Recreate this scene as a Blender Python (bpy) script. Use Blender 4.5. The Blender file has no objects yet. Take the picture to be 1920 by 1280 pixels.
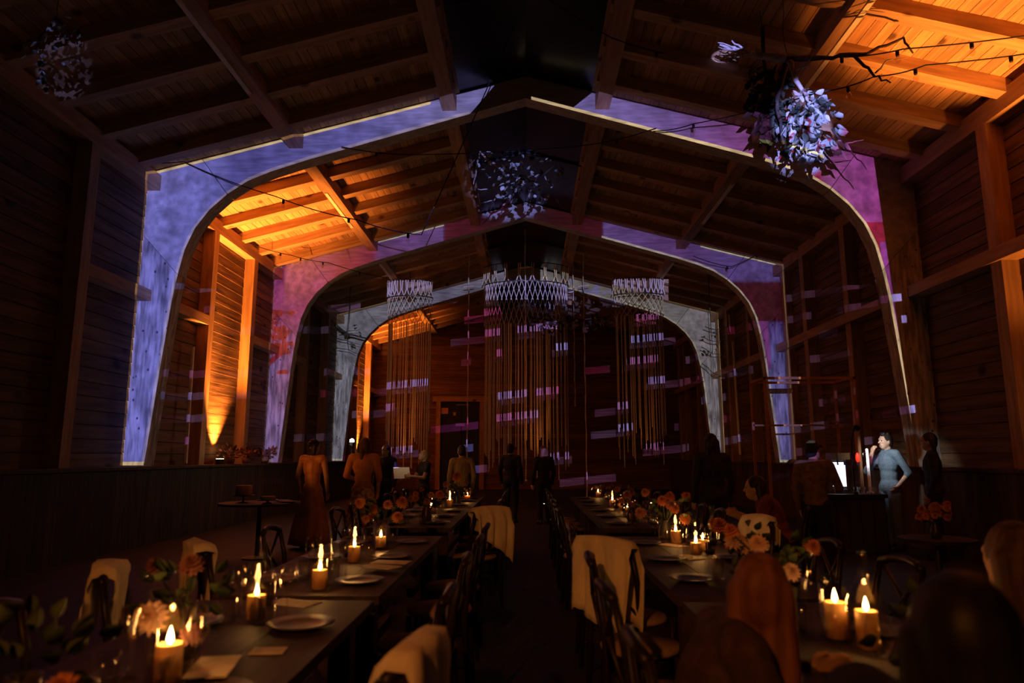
import bpy, bmesh, math, random
from mathutils import Vector, Matrix, Quaternion
random.seed(7)
S = bpy.context.scene
COL = S.collection
R = math.radians

# ------------------------------------------------------------------ camera
# world: camera at origin on the hall's centre line, +Y down the hall, Z up
CAMH = 1.40
F_PX = 1300.0
PITCH = math.atan(215 / F_PX)
YAW = math.atan(28 * math.cos(PITCH) / F_PX)
cam = bpy.data.cameras.new('camera'); cam.sensor_width = 36; cam.lens = F_PX * 36 / 1920
cam.clip_start = 0.05; cam.clip_end = 200
camo = bpy.data.objects.new('camera', cam); COL.objects.link(camo)
camo.location = (0, 0, CAMH); camo.rotation_euler = (math.pi / 2 + PITCH, 0, YAW)
S.camera = camo
# ------------------------------------------------------------------ exposure, world
S.view_settings.view_transform = 'Standard'; S.view_settings.look = 'None'
S.view_settings.gamma = 1; S.view_settings.exposure = 0.0; S.view_settings.use_curve_mapping = False
w = bpy.data.worlds.new('night'); S.world = w; w.use_nodes = True
w.node_tree.nodes['Background'].inputs[0].default_value = (0.62, 0.66, 0.50, 1)
w.node_tree.nodes['Background'].inputs[1].default_value = 0.009

# hall dimensions (measured from the photograph)
ARCH_Y = [11.5, 17.75, 24.0]
BAY = 6.25
BACK_Y = 30.3
W_OUT = 6.72
RIDGE = 8.12; SLOPE = 0.262
LEDGE = 1.24
INNER = [(0, 7.70), (3.9, 6.56), (4.5, 6.36), (4.9, 6.19), (5.25, 5.95), (5.55, 5.66), (5.78, 5.33),
         (5.93, 4.95), (6.02, 4.5), (6.09, 4.0), (6.18, 3.0), (6.33, 1.22)]

# ------------------------------------------------------------------ lights
ORANGE = (1.0, 0.29, 0.045)
WARM = (1.0, 0.42, 0.10)
def point(name, loc, power, color, radius=0.03):
    l = bpy.data.lights.new(name, 'POINT'); l.energy = power; l.color = color; l.shadow_soft_size = radius
    o = bpy.data.objects.new(name, l); COL.objects.link(o); o.location = loc; return o
def spot(name, loc, target, power, color, size, blend=0.6, radius=0.04):
    l = bpy.data.lights.new(name, 'SPOT'); l.energy = power; l.color = color
    l.spot_size = R(size); l.spot_blend = blend; l.shadow_soft_size = radius
    o = bpy.data.objects.new(name, l); COL.objects.link(o); o.location = loc
    o.rotation_euler = (Vector(target) - Vector(loc)).to_track_quat('-Z', 'Y').to_euler(); return o

class X:
    """tiny expression builder for shader math nodes"""
    nt = None
    def __init__(s, v): s.v = v
    @staticmethod
    def m(op, *a):
        n = X.nt.nodes.new('ShaderNodeMath'); n.operation = op
        for i, q in enumerate(a):
            if isinstance(q, X): X.nt.links.new(q.v, n.inputs[i])
            else: n.inputs[i].default_value = q
        return X(n.outputs[0])
    def __add__(s, o): return X.m('ADD', s, o)
    def __radd__(s, o): return X.m('ADD', o, s)
    def __sub__(s, o): return X.m('SUBTRACT', s, o)
    def __rsub__(s, o): return X.m('SUBTRACT', o, s)
    def __mul__(s, o): return X.m('MULTIPLY', s, o)
    def __rmul__(s, o): return X.m('MULTIPLY', o, s)
    def __truediv__(s, o): return X.m('DIVIDE', s, o)
    def lt(s, o): return X.m('LESS_THAN', s, o)
    def gt(s, o): return X.m('GREATER_THAN', s, o)
    def mx(s, o): return X.m('MAXIMUM', s, o)
    def mn(s, o): return X.m('MINIMUM', s, o)
    def abs(s): return X.m('ABSOLUTE', s)
    def frac(s): return X.m('FRACT', s)
    def floor(s): return X.m('FLOOR', s)
    def inv(s): return X.m('SUBTRACT', 1.0, s)
    def sstep(s, a, b):
        n = X.nt.nodes.new('ShaderNodeMapRange'); n.interpolation_type = 'SMOOTHSTEP'
        X.nt.links.new(s.v, n.inputs[0]); n.inputs[1].default_value = a; n.inputs[2].default_value = b
        return X(n.outputs[0])
    def curve(s, pts, xs, ys):
        n = X.nt.nodes.new('ShaderNodeFloatCurve'); c = n.mapping.curves[0]
        while len(c.points) < len(pts): c.points.new(0.5, 0.5)
        for p, (a, b) in zip(c.points, pts): p.location = (a / xs, b / ys); p.handle_type = 'VECTOR'
        n.mapping.update(); X.nt.links.new((s / xs).v, n.inputs['Value'])
        return X(n.outputs[0]) * ys
    def ramp(s, a, b, stops):
        n = X.nt.nodes.new('ShaderNodeValToRGB'); e = n.color_ramp.elements
        while len(e) < len(stops): e.new(0.5)
        for q, (p, c) in zip(e, stops): q.position = (p - a) / (b - a); q.color = (*c, 1)
        X.nt.links.new(((s - a) / (b - a)).v, n.inputs[0]); return X(n.outputs[0])
    @staticmethod
    def mix(f, c1, c2):
        n = X.nt.nodes.new('ShaderNodeMix'); n.data_type = 'RGBA'
        X.nt.links.new(f.v, n.inputs[0])
        for i, c in ((6, c1), (7, c2)):
            if isinstance(c, X): X.nt.links.new(c.v, n.inputs[i])
            else: n.inputs[i].default_value = (*c, 1)
        return X(n.outputs[2])
    @staticmethod
    def noise(x, y, z, scale, detail=2.0):
        c = X.nt.nodes.new('ShaderNodeCombineXYZ')
        for i, q in enumerate((x, y, z)):
            if isinstance(q, X): X.nt.links.new(q.v, c.inputs[i])
            else: c.inputs[i].default_value = q
        n = X.nt.nodes.new('ShaderNodeTexNoise'); n.inputs['Scale'].default_value = scale; n.inputs['Detail'].default_value = detail
        X.nt.links.new(c.outputs[0], n.inputs['Vector']); return X(n.outputs['Fac'])

# the video projector behind the camera: its picture is mapped onto the timber arches
PJ = Vector((0.10, -1.0, 1.85))
def projector():
    o = spot('projector_beam', PJ, PJ + Vector((0, 10, 2.2)), 12000, (1, 1, 1), 110, 0.02, 0.006)
    l = o.data; l.use_nodes = True; nt = l.node_tree; X.nt = nt
    em = [n for n in nt.nodes if n.type == 'EMISSION'][0]
    g = nt.nodes.new('ShaderNodeNewGeometry'); sp = nt.nodes.new('ShaderNodeSeparateXYZ')
    nt.links.new(g.outputs['Incoming'], sp.inputs[0])
    ix, iy, iz = (X(sp.outputs[i]) for i in range(3))
    u = ix / iy; v = iz / iy
    inner2 = [(max(0, a - (0.045 if z < 6.0 else 0.02)), z + (0.0 if z < 5 else 0.05)) for a, z in INNER]
    inner2 = [(0, 7.755)] + inner2[1:]
    def arch(Y):
        x = u * (Y - PJ.y) + PJ.x; z = v * (Y - PJ.y) + PJ.z; a = x.abs()
        zi = a.curve(INNER, 7, 9); top = RIDGE - 0.02 - a * SLOPE
        m = z.gt(zi) * z.lt(top) * a.lt(W_OUT) * z.gt(1.25)
        zi2 = (a + 0.045).curve(INNER, 7, 9) if False else zi + 0.055
        e_in = z.lt(zi2).mx(a.lt(0)); e_leg = (a - 0.05).mx(0).curve(INNER, 7, 9)
        inl = z.lt(zi + 0.06).mx(z.lt((a - 0.05).mx(0).curve(INNER, 7, 9)))
        outl = z.gt(top - 0.05).mx(a.gt(W_OUT - 0.035)).mx(z.lt(1.31))
        return x, z, a, m, inl, outl
    # arch 1
    x, z, a, m1, inl, outl = arch(ARCH_Y[0])
    c = x.ramp(-7, 7, [(-7, (.20, .21, .80)), (-5.9, (.18, .19, .75)), (-5.35, (.16, .165, .66)), (-5.2, (.09, .09, .42)), (-3, (.14, .14, .55)),
                       (-1.2, (.21, .20, .58)), (1.0, (.22, .18, .58)), (2.6, (.18, .11, .42)), (4.0, (.26, .07, .33)),
                       (4.5, (.36, .02, .13)), (5.1, (.38, .02, .12)), (5.15, (.34, .09, .36)), (5.9, (.34, .06, .36)), (7, (.3, .02, .1))])
    c = X.mix(x.gt(5.4) * z.lt(5.35), c, (.34, .012, .07))
    c = X.mix(x.gt(6.02) * z.lt(5.0), c, (.30, .05, .38))
    lit1 = (x - (z - 7.4) * 0.8).lt(-1.0).mx((x - (z - 7.6) * 1.2).gt(0.95))
    grain = X.noise(x, z, 3.3, 3.0, 3).sstep(.25, .75) * 0.5 + 0.6
    k1 = m1 * lit1 * grain
    edge1 = m1 * (inl * x.gt(0.1) * 1.0).mx(outl * x.lt(-1.7)).mx(inl * x.lt(-1) * 0.25) * (u + v * 0.05).lt(0.494)
    # arch 2
    x2, z2, a2, m2, inl2, outl2 = arch(ARCH_Y[1])
    raf = x2.ramp(-7, 7, [(-7, (.36, .03, .2)), (-5.6, (.40, .06, .34)), (-4.9, (.38, .015, .10)), (-4.1, (.30, .02, .13)), (-3.9, (.20, .09, .45)), (-2.22, (.20, .11, .48)),
                          (-2.18, (.10, .004, .035)), (0, (.02, .001, .008)), (2.02, (.06, .003, .02)), (2.06, (.17, .10, .44)), (4.2, (.17, .08, .38)), (5.2, (.14, .09, .42)), (7, (.12, .09, .42))])
    legl = z2.ramp(1, 7, [(1, (.24, .21, .66)), (3.3, (.27, .20, .64)), (4.2, (.25, .14, .5)), (5.0, (.38, .07, .36)), (5.7, (.40, .06, .34)), (7, (.36, .03, .2))])
    camo_ = X.noise(x2, z2, 1.0, 2.6, 4).sstep(.50, .53) * z2.gt(3.5) * z2.lt(5.2)
    legl = X.mix(camo_, legl, (.33, .01, .05))
    legr = z2.ramp(1, 7, [(1, (.22, .22, .72)), (3.3, (.20, .20, .68)), (4.0, (.14, .14, .55)), (4.5, (.13, .10, .48)), (4.8, (.10, .06, .34)), (4.86, (.06, .004, .025)), (5.85, (.06, .004, .025)), (5.95, (.13, .09, .42))])
    legr = X.mix(x2.lt(6.25) * z2.gt(3.6) * z2.lt(4.85), legr, (.26, .06, .36))
    c2 = X.mix((a2.gt(5.35) * x2.lt(0)) * 1.0, raf, legl)
    c2 = X.mix((a2.gt(5.0) * x2.gt(0) * z2.lt(5.95)) * 1.0, c2, legr)
    edge2 = m2 * ((inl2 * x2.gt(2)) * 0.7).mx(outl2 * x2.gt(4.6)).mx(outl2 * x2.lt(-2.2) * x2.gt(-3.95)).mx(outl2 * x2.lt(-6.5) * 0.5)
    # arch 3
    x3, z3, a3, m3, inl3, outl3 = arch(ARCH_Y[2])
    c3 = x3.ramp(-7, 7, [(-7, (.33, .36, .50)), (-5.5, (.30, .31, .45)), (-3, (.22, .22, .40)), (-1, (.34, .33, .55)), (1, (.34, .33, .36)), (4, (.26, .25, .27)), (7, (.42, .42, .55))])
    k3 = m3 * (x3.lt(-0.75).mx(x3.gt(0.5))) * (X.noise(x3, z3, 8.0, 1.6, 3).sstep(.25, .7) * .5 + .6)
    edge3 = m3 * ((inl3 * x3.gt(0.5)) * 0.6).mx(outl3 * a3.gt(5) * .8)
    # broken window-blind dashes drifting over the middle of the picture
    row = (v - u * 0.10) / 0.030
    dash = row.frac().lt(0.34) * X.noise(u * 14, row.floor() * 3.7, 0.0, 1.0, 1).gt(0.53) * v.gt(-0.06) * v.lt(0.20) * u.abs().lt(0.50) * u.abs().gt(0.0)
    dcol = X.mix(X.noise(u * 5, row.floor(), 4.0, 1.0, 1).sstep(.42, .60), (.26, .24, .80), (.34, .04, .22))
    def blob(cu, cv, ru, rv):
        d = ((u - cu) / ru) * ((u - cu) / ru) + ((v - cv) / rv) * ((v - cv) / rv)
        return d.sstep(1.15, 0.75)
    rblob = blob(.372, .402, .050, .060)
    leafs = (blob(-.030, .360, .068, .055) * .8).mx(blob(-.665, .495, .042, .05) * .3).mx(blob(.055, .205, .07, .025) * .6)
    leafs = leafs * X.noise(u * 110, v * 110, 2.0, 1.0, 1).sstep(.49, .54)
    leafs = leafs.mx(rblob * (X.noise(u * 90, v * 90, 2.0, 1.0, 1).sstep(.36, .42))).mx(blob(.273, .514, .020, .010))
    def box(a, b, c_, d): return u.gt(a) * u.lt(b) * v.gt(c_) * v.lt(d)
    tops = box(-.062, .062, .196, .231).mx(box(-.202, -.138, .192, .226)).mx(box(.118, .196, .192, .226))
    # compose: nearest arch wins
    col = X.mix(dash, (0, 0, 0), dcol)
    col = X.mix(m3, col, c3); f3 = k3.mx(edge3)
    base = m3.inv() * dash * (u.abs().sstep(.34, .14) * 1.15 + .28) + m3 * k3 * 1.5
    col = X.mix(edge3, col, (.8, .8, .62)); base = base.mx(edge3 * 0.6)
    col = X.mix(m2, col, c2); base = m2.inv() * base + m2 * (X.noise(x2, z2, 5.0, 2.5, 3).sstep(.25, .7) * .5 + .65)
    col = X.mix(edge2, col, (.75, .72, .60)); base = base.mx(edge2 * 0.9)
    m1e = m1 * (u + v * 0.05).lt(0.494)
    col = X.mix(m1e * lit1, col, c); base = (m1 * lit1.mx(edge1)).inv() * base * m1.inv() + m1e * k1
    tp = tops * m1.inv() * m2.inv() * m3.inv()
    col = X.mix(tp, col, (.34, .33, .80)); base = base.mx(tp * 1.6)
    lf = leafs * rblob.mx(m1.inv())
    col = X.mix(lf, col, (.30, .31, .95)); base = base.mx(lf * 1.3)
    dash1 = dash * m1 * lit1 * x.gt(5.8) * z.lt(5.2) 
    col = X.mix(dash1, col, (.30, .26, .75)); base = base.mx(dash1)
    col = X.mix(edge1, col, (.80, .62, .38)); base = base.mx(edge1 * 0.8)
    nt.links.new(col.v, em.inputs['Color']); nt.links.new(base.v, em.inputs['Strength'])
projector()

# warm uplights standing on the ledge of the knee wall
spot('uplight_beam', (-6.48, 14.78, 1.36), (-6.58, 14.98, 6.0), 3800, ORANGE, 72, 0.9, 0.03)
spot('uplight_beam', (-6.28, 14.20, 1.40), (-5.85, 14.2, 6.5), 4200, ORANGE, 54, 0.9, 0.05)
spot('uplight_beam', (-6.48, 27.28, 1.36), (-6.58, 27.4, 6.0), 3800, ORANGE, 72, 0.9, 0.03)
spot('uplight_beam', (-6.28, 26.7, 1.40), (-5.7, 26.7, 6.5), 2000, ORANGE, 48, 0.9, 0.05)
spot('uplight_beam', (6.22, 7.70, 1.40), (5.80, 7.75, 6.5), 4200, ORANGE, 43, 0.9, 0.05)
spot('uplight_beam', (6.58, 8.20, 1.36), (6.62, 8.5, 6.0), 420, ORANGE, 60, 0.9, 0.03)
spot('uplight_beam', (-6.2, -1.2, 1.4), (-4.6, -0.9, 6.5), 260, ORANGE, 64, 0.9, 0.05)   # added unseen pair in the bays behind the camera, for warm bounce
spot('uplight_beam', (6.2, -1.2, 1.4), (4.6, -0.9, 6.5), 260, ORANGE, 64, 0.9, 0.05)
spot('added_fill_beam', (-1.7, -2.6, 3.5), (0.35, 5.0, 0.75), 330, ORANGE, 50, 0.9, 0.06)      # added unseen warm fill for the tables, from behind the camera
spot('added_wash', (-6.25, 7.2, 1.50), (-3.0, 11.0, 1.45), 260, ORANGE, 15, 0.8, 0.05)     # added unseen narrow wash on the two standing women
# floor cans below the cord hangings
spot('floor_can_beam', (-3.55, 20.0, .16), (-3.6, 20.55, 3.0), 150, ORANGE, 26, .8, .04)
spot('floor_can_beam', (.5, 19.6, .16), (.2, 20.25, 3.0), 110, ORANGE, 34, .8, .04)
spot('floor_can_beam', (3.5, 20.0, .16), (3.5, 20.55, 3.0), 50, ORANGE, 26, .8, .04)
# cool light of the bar's white appliance, sent from an added lamp
spot('added_bar_light', (4.90, 10.42, 1.76), (5.66, 11.15, 1.28), 48, (0.86, 0.93, 1.0), 58, 0.6, 0.05)

# ------------------------------------------------------------------ materials
MATS = {}
def mat(name, color, rough=0.7, metal=0.0, emit=None, estr=0.0, trans=0.0, spec=0.4, sheen=0.0):
    if name in MATS: return MATS[name]
    m = bpy.data.materials.new(name); m.use_nodes = True; b = m.node_tree.nodes['Principled BSDF']
    b.inputs['Base Color'].default_value = (*color, 1); b.inputs['Roughness'].default_value = rough
    b.inputs['Metallic'].default_value = metal; b.inputs['Specular IOR Level'].default_value = spec
    if sheen: b.inputs['Sheen Weight'].default_value = sheen
    if emit: b.inputs['Emission Color'].default_value = (*emit, 1); b.inputs['Emission Strength'].default_value = estr
    MATS[name] = m; return m
def noisy(name, c1, c2, scale=8.0, stretch=(1, 1, 1), rough=0.75, bump=0.0, detail=4, rand=0.0, knots=False, lo=.35, hi=.65, coords='Object'):
    if name in MATS: return MATS[name]
    m = bpy.data.materials.new(name); m.use_nodes = True; nt = m.node_tree; b = nt.nodes['Principled BSDF']
    tc = nt.nodes.new('ShaderNodeTexCoord'); mp = nt.nodes.new('ShaderNodeMapping'); mp.inputs['Scale'].default_value = stretch
    oi = nt.nodes.new('ShaderNodeObjectInfo')
    ad = nt.nodes.new('ShaderNodeVectorMath'); ad.operation = 'ADD'
    ml = nt.nodes.new('ShaderNodeVectorMath'); ml.operation = 'SCALE'; ml.inputs['Scale'].default_value = 37.0
    cb = nt.nodes.new('ShaderNodeCombineXYZ')
    for i in range(3): nt.links.new(oi.outputs['Random'], cb.inputs[i])
    nt.links.new(cb.outputs[0], ml.inputs[0]); nt.links.new(tc.outputs[coords], ad.inputs[0]); nt.links.new(ml.outputs[0], ad.inputs[1])
    nt.links.new(ad.outputs[0], mp.inputs['Vector'])
    n = nt.nodes.new('ShaderNodeTexNoise'); n.inputs['Scale'].default_value = scale; n.inputs['Detail'].default_value = detail
    nt.links.new(mp.outputs[0], n.inputs['Vector'])
    r = nt.nodes.new('ShaderNodeValToRGB'); r.color_ramp.elements[0].position = lo; r.color_ramp.elements[1].position = hi
    r.color_ramp.elements[0].color = (*c1, 1); r.color_ramp.elements[1].color = (*c2, 1); nt.links.new(n.outputs['Fac'], r.inputs[0])
    out = r.outputs[0]
    if knots:
        vo = nt.nodes.new('ShaderNodeTexVoronoi'); vo.inputs['Scale'].default_value = knots
        mp2 = nt.nodes.new('ShaderNodeMapping'); mp2.inputs['Scale'].default_value = tuple(0.25 * q / max(stretch) + .75 for q in stretch)
        nt.links.new(ad.outputs[0], mp2.inputs['Vector']); nt.links.new(mp2.outputs[0], vo.inputs['Vector'])
        rr = nt.nodes.new('ShaderNodeMapRange'); rr.inputs[1].default_value = 0.08; rr.inputs[2].default_value = 0.17
        nt.links.new(vo.outputs['Distance'], rr.inputs[0])
        mx = nt.nodes.new('ShaderNodeMix'); mx.data_type = 'RGBA'; nt.links.new(rr.outputs[0], mx.inputs[0])
        mx.inputs[6].default_value = (*[q * .35 for q in c1], 1); nt.links.new(out, mx.inputs[7]); out = mx.outputs[2]
    if rand:
        hs = nt.nodes.new('ShaderNodeHueSaturation'); mr = nt.nodes.new('ShaderNodeMapRange')
        mr.inputs[3].default_value = 1 - rand; mr.inputs[4].default_value = 1 + rand
        nt.links.new(oi.outputs['Random'], mr.inputs[0]); nt.links.new(mr.outputs[0], hs.inputs['Value']); nt.links.new(out, hs.inputs['Color']); out = hs.outputs[0]
    nt.links.new(out, b.inputs['Base Color']); b.inputs['Roughness'].default_value = rough; b.inputs['Specular IOR Level'].default_value = 0.3
    if bump:
        bp = nt.nodes.new('ShaderNodeBump'); bp.inputs['Strength'].default_value = bump; bp.inputs['Distance'].default_value = 0.02
        nt.links.new(n.outputs['Fac'], bp.inputs['Height']); nt.links.new(bp.outputs[0], b.inputs['Normal'])
    MATS[name] = m; return m
def glass(name, tint=(1, 1, 1), refl=0.9):
    if name in MATS: return MATS[name]
    m = bpy.data.materials.new(name); m.use_nodes = True; nt = m.node_tree; nt.nodes.remove(nt.nodes['Principled BSDF'])
    out = nt.nodes['Material Output']; t = nt.nodes.new('ShaderNodeBsdfTransparent'); t.inputs[0].default_value = (*tint, 1)
    gl = nt.nodes.new('ShaderNodeBsdfGlossy'); gl.inputs['Roughness'].default_value = 0.06; gl.inputs[0].default_value = (refl, refl, refl, 1)
    fr = nt.nodes.new('ShaderNodeLayerWeight'); fr.inputs[0].default_value = 0.5
    pw = nt.nodes.new('ShaderNodeMath'); pw.operation = 'POWER'; nt.links.new(fr.outputs['Facing'], pw.inputs[0]); pw.inputs[1].default_value = 3.0
    ml = nt.nodes.new('ShaderNodeMath'); ml.operation = 'MULTIPLY_ADD'; nt.links.new(pw.outputs[0], ml.inputs[0]); ml.inputs[1].default_value = 0.55; ml.inputs[2].default_value = 0.05
    fr = ml
    mx = nt.nodes.new('ShaderNodeMixShader'); nt.links.new(fr.outputs[0], mx.inputs[0]); nt.links.new(t.outputs[0], mx.inputs[1]); nt.links.new(gl.outputs[0], mx.inputs[2])
    nt.links.new(mx.outputs[0], out.inputs[0]); MATS[name] = m; return m

M_ARCH_V = noisy('arch_timber_upright', (.24, .22, .20), (.70, .65, .58), 3.0, (5, 5, .7), .75, .15, 6, .08, knots=7.0)
M_ARCH_X = noisy('arch_timber_rafter', (.40, .37, .33), (.62, .58, .52), 3.0, (.8, 5, 6), .75, .12, 6, .08)
M_ARCH_K = noisy('arch_timber_knee', (.40, .37, .33), (.66, .61, .55), 3.0, (2.2, 5, 2.2), .75, .12, 6, .08)
M_BEAM = noisy('fir_beam', (.34, .20, .105), (.50, .31, .17), 2.5, (6, .6, 6), .7, .15, 5, .12)
M_BEAM_X = noisy('fir_rafter', (.38, .23, .12), (.56, .36, .20), 2.5, (.6, 6, 6), .7, .12, 5, .14, knots=2.0)
M_DECK = noisy('roof_boarding', (.36, .20, .10), (.55, .34, .18), 2.2, (9, .5, 4), .7, .2, 5, .26, knots=2.2)
M_SIDING = noisy('wall_boarding', (.09, .05, .025), (.21, .12, .06), 2.0, (4, .5, 7), .75, .3, 5, .2, knots=1.6)
M_POST = noisy('fir_post', (.34, .20, .10), (.50, .31, .16), 2.5, (6, 6, .6), .7, .12, 5, .12)
M_PALE = noisy('pale_batten', (.80, .74, .60), (.88, .82, .70), 6, (1, 1, 1), .7)  # pale wood, tone raised to stand in for extra light on the battens
M_KNEE = noisy('knee_wall_boards', (.05, .028, .018), (.10, .055, .035), 3.0, (6, 6, .6), .7, .2, 4, .25)
M_FLOOR = noisy('dark_floor_boards', (.014, .012, .010), (.032, .027, .022), 2.0, (6, .5, 1), .65, .1, 4)
M_SHEATH = mat('roof_sheathing', (.06, .04, .03), .9)
M_STEEL = mat('dark_steel', (.06, .055, .05), .45, .8)
M_RUST = mat('warm_steel', (.35, .16, .07), .5, .6)
M_BLACK = mat('black_rubber', (.012, .012, .013), .6)

# ------------------------------------------------------------------ mesh helpers
class MB:
    def __init__(s): s.v = []; s.f = []
    def add(s, vs, fs):
        k = len(s.v); s.v += [tuple(q) for q in vs]; s.f += [tuple(i + k for i in f) for f in fs]; return s
    def box(s, x0, x1, y0, y1, z0, z1, M=None):
        vs = [Vector((x, y, z)) for z in (z0, z1) for y in (y0, y1) for x in (x0, x1)]
        if M: vs = [M @ q for q in vs]
        return s.add(vs, [(0, 2, 3, 1), (4, 5, 7, 6), (0, 1, 5, 4), (2, 6, 7, 3), (0, 4, 6, 2), (1, 3, 7, 5)])
    def prism(s, pts, y0, y1):      # outline in XZ (any winding), extruded along Y
        n = len(pts)
        vs = [(x, y0, z) for x, z in pts] + [(x, y1, z) for x, z in pts]
        return s.add(vs, [tuple(range(n)), tuple(range(2 * n - 1, n - 1, -1))] + [(i, i + n, (i + 1) % n + n, (i + 1) % n) for i in range(n)])
    def tube(s, pts, rad, n=6, cap=True):
        pts = [Vector(p) for p in pts]; rs = rad if isinstance(rad, (list, tuple)) else [rad] * len(pts)
        vs = []; t0 = None
        for i, p in enumerate(pts):
            t = (pts[min(i + 1, len(pts) - 1)] - pts[max(i - 1, 0)])
            t = t.normalized() if t.length > 1e-9 else Vector((0, 0, 1))
            if t0 is None:
                a = t.orthogonal().normalized()
            else:
                a = (a - t * a.dot(t)); a = a.normalized() if a.length > 1e-6 else t.orthogonal().normalized()
            t0 = t; b = t.cross(a)
            for k in range(n):
                an = 2 * math.pi * k / n; vs.append(p + (a * math.cos(an) + b * math.sin(an)) * rs[i])
        fs = [(i * n + k, i * n + (k + 1) % n, (i + 1) * n + (k + 1) % n, (i + 1) * n + k) for i in range(len(pts) - 1) for k in range(n)]
        if cap: fs += [tuple(range(n - 1, -1, -1)), tuple((len(pts) - 1) * n + k for k in range(n))]
        return s.add(vs, fs)
    def lathe(s, prof, n=16, M=None, sx=1, sy=1, wob=None):
        vs = []
        for i, (r, z) in enumerate(prof):
            for k in range(n):
                an = 2 * math.pi * k / n; q = wob(an, z) if wob else 1
                p = Vector((r * math.cos(an) * sx * q, r * math.sin(an) * sy * q, z)); vs.append(M @ p if M else p)
        fs = [(i * n + k, i * n + (k + 1) % n, (i + 1) * n + (k + 1) % n, (i + 1) * n + k) for i in range(len(prof) - 1) for k in range(n)]
        return s.add(vs, fs)
    def sph(s, c, r, n=10, m=6, M=None):
        r = r if isinstance(r, (tuple, list)) else (r, r, r); c = Vector(c); vs = []
        for i in range(m + 1):
            th = math.pi * i / m
            for k in range(n):
                an = 2 * math.pi * k / n
                p = Vector((r[0] * math.sin(th) * math.cos(an), r[1] * math.sin(th) * math.sin(an), r[2] * math.cos(th)))
                vs.append(c + (M @ p if M else p))
        return s.add(vs, [(i * n + k, (i + 1) * n + k, (i + 1) * n + (k + 1) % n, i * n + (k + 1) % n) for i in range(m) for k in range(n)])
    def mesh(s, name, m, smooth=False):
        me = bpy.data.meshes.new(name); me.from_pydata(s.v, [], s.f); me.validate()
        if m: me.materials.append(m)
        bm = bmesh.new(); bm.from_mesh(me); bmesh.ops.remove_doubles(bm, verts=bm.verts, dist=1e-6)
        bmesh.ops.recalc_face_normals(bm, faces=bm.faces); bm.to_mesh(me); bm.free()
        if smooth:
            for p in me.polygons: p.use_smooth = True
        return me
    def build(s, name, m, parent=None, smooth=False, loc=None):
        return link(name, s.mesh(name, m, smooth), parent, loc)
def link(name, me, parent=None, loc=None, rot=None):
    o = bpy.data.objects.new(name, me); COL.objects.link(o)
    if parent: o.parent = parent
    if loc: o.location = loc
    if rot: o.rotation_euler = rot
    return o
def tag(o, label, cat, group=None, kind=None):
    o['label'] = label; o['category'] = cat
    if group: o['group'] = group
    if kind: o['kind'] = kind
    return o
def thing(name, label, cat, loc=(0, 0, 0), rz=0, group=None, kind=None):
    o = link(name, None, None, loc, (0, 0, rz)); o.empty_display_size = 0.1
    return tag(o, label, cat, group, kind)
def struct(name, label, loc=(0, 0, 0)):
    o = link(name, None, None, loc); o['kind'] = 'structure'; o['label'] = label; return o
def copy_tree(o, loc=None, rz=None, label=None, group=None, parent=None):
    c = o.copy(); COL.objects.link(c); c.parent = parent
    if loc is not None: c.location = loc
    if rz is not None: c.rotation_euler = (0, 0, rz)
    if label: c['label'] = label
    if group: c['group'] = group
    for ch in o.children: copy_tree(ch, parent=c)
    return c

# ------------------------------------------------------------------ floor, roof, walls
fl = MB().box(-7.0, 7.0, -2, BACK_Y, -0.1, 0).build('floor', M_FLOOR)
fl['kind'] = 'structure'; fl['label'] = 'dark timber floor of the hall under the tables'

th = math.atan(SLOPE); L_SL = 7.15 / math.cos(th); PW = 0.150
plank_me = MB().box(-PW / 2 + .004, PW / 2 - .004, 0.01, BAY - 0.01, 0, 0.025).mesh('roof_plank', M_DECK)
raft_me = MB().box(1.28, L_SL - 0.12, -0.10, 0.10, -0.20, 0.0).mesh('rafter', M_BEAM_X)
bay_names = ['nearest the camera, before the first arch', 'between the first and second arches', 'between the second and third arches', 'beyond the third arch, against the back wall']
for sgn, side in ((-1, 'left'), (1, 'right')):
    sh = MB().prism([(0, RIDGE + .03), (sgn * 7.2, RIDGE + .03 - SLOPE * 7.2), (sgn * 7.2, RIDGE + .1 - SLOPE * 7.2), (0, RIDGE + .1)], -2, BACK_Y + .3)
    for b in range(4):
        y0 = 5.25 + b * BAY
        c = struct('ceiling', '%s roof slope of longitudinal boards and rafters %s' % (side, bay_names[b]))
        if b == 0: sh.build('roof_sheathing', M_SHEATH, c)
        n = int(L_SL / PW)
        for i in range(8, n):
            d = (i + .6) * PW
            link('roof_plank', plank_me, c, (sgn * d * math.cos(th), y0, RIDGE - d * math.sin(th) + random.uniform(0, .004)), (0, sgn * th, 0))
        for k in range(6):
            o = link('rafter', raft_me, c, (0, y0 + 0.62 + k * 1.0, RIDGE))
            o.rotation_euler = (0, th, 0) if sgn > 0 else (0, -th, math.pi)
            if sgn < 0: o.rotation_euler = (0, th, math.pi)
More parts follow.
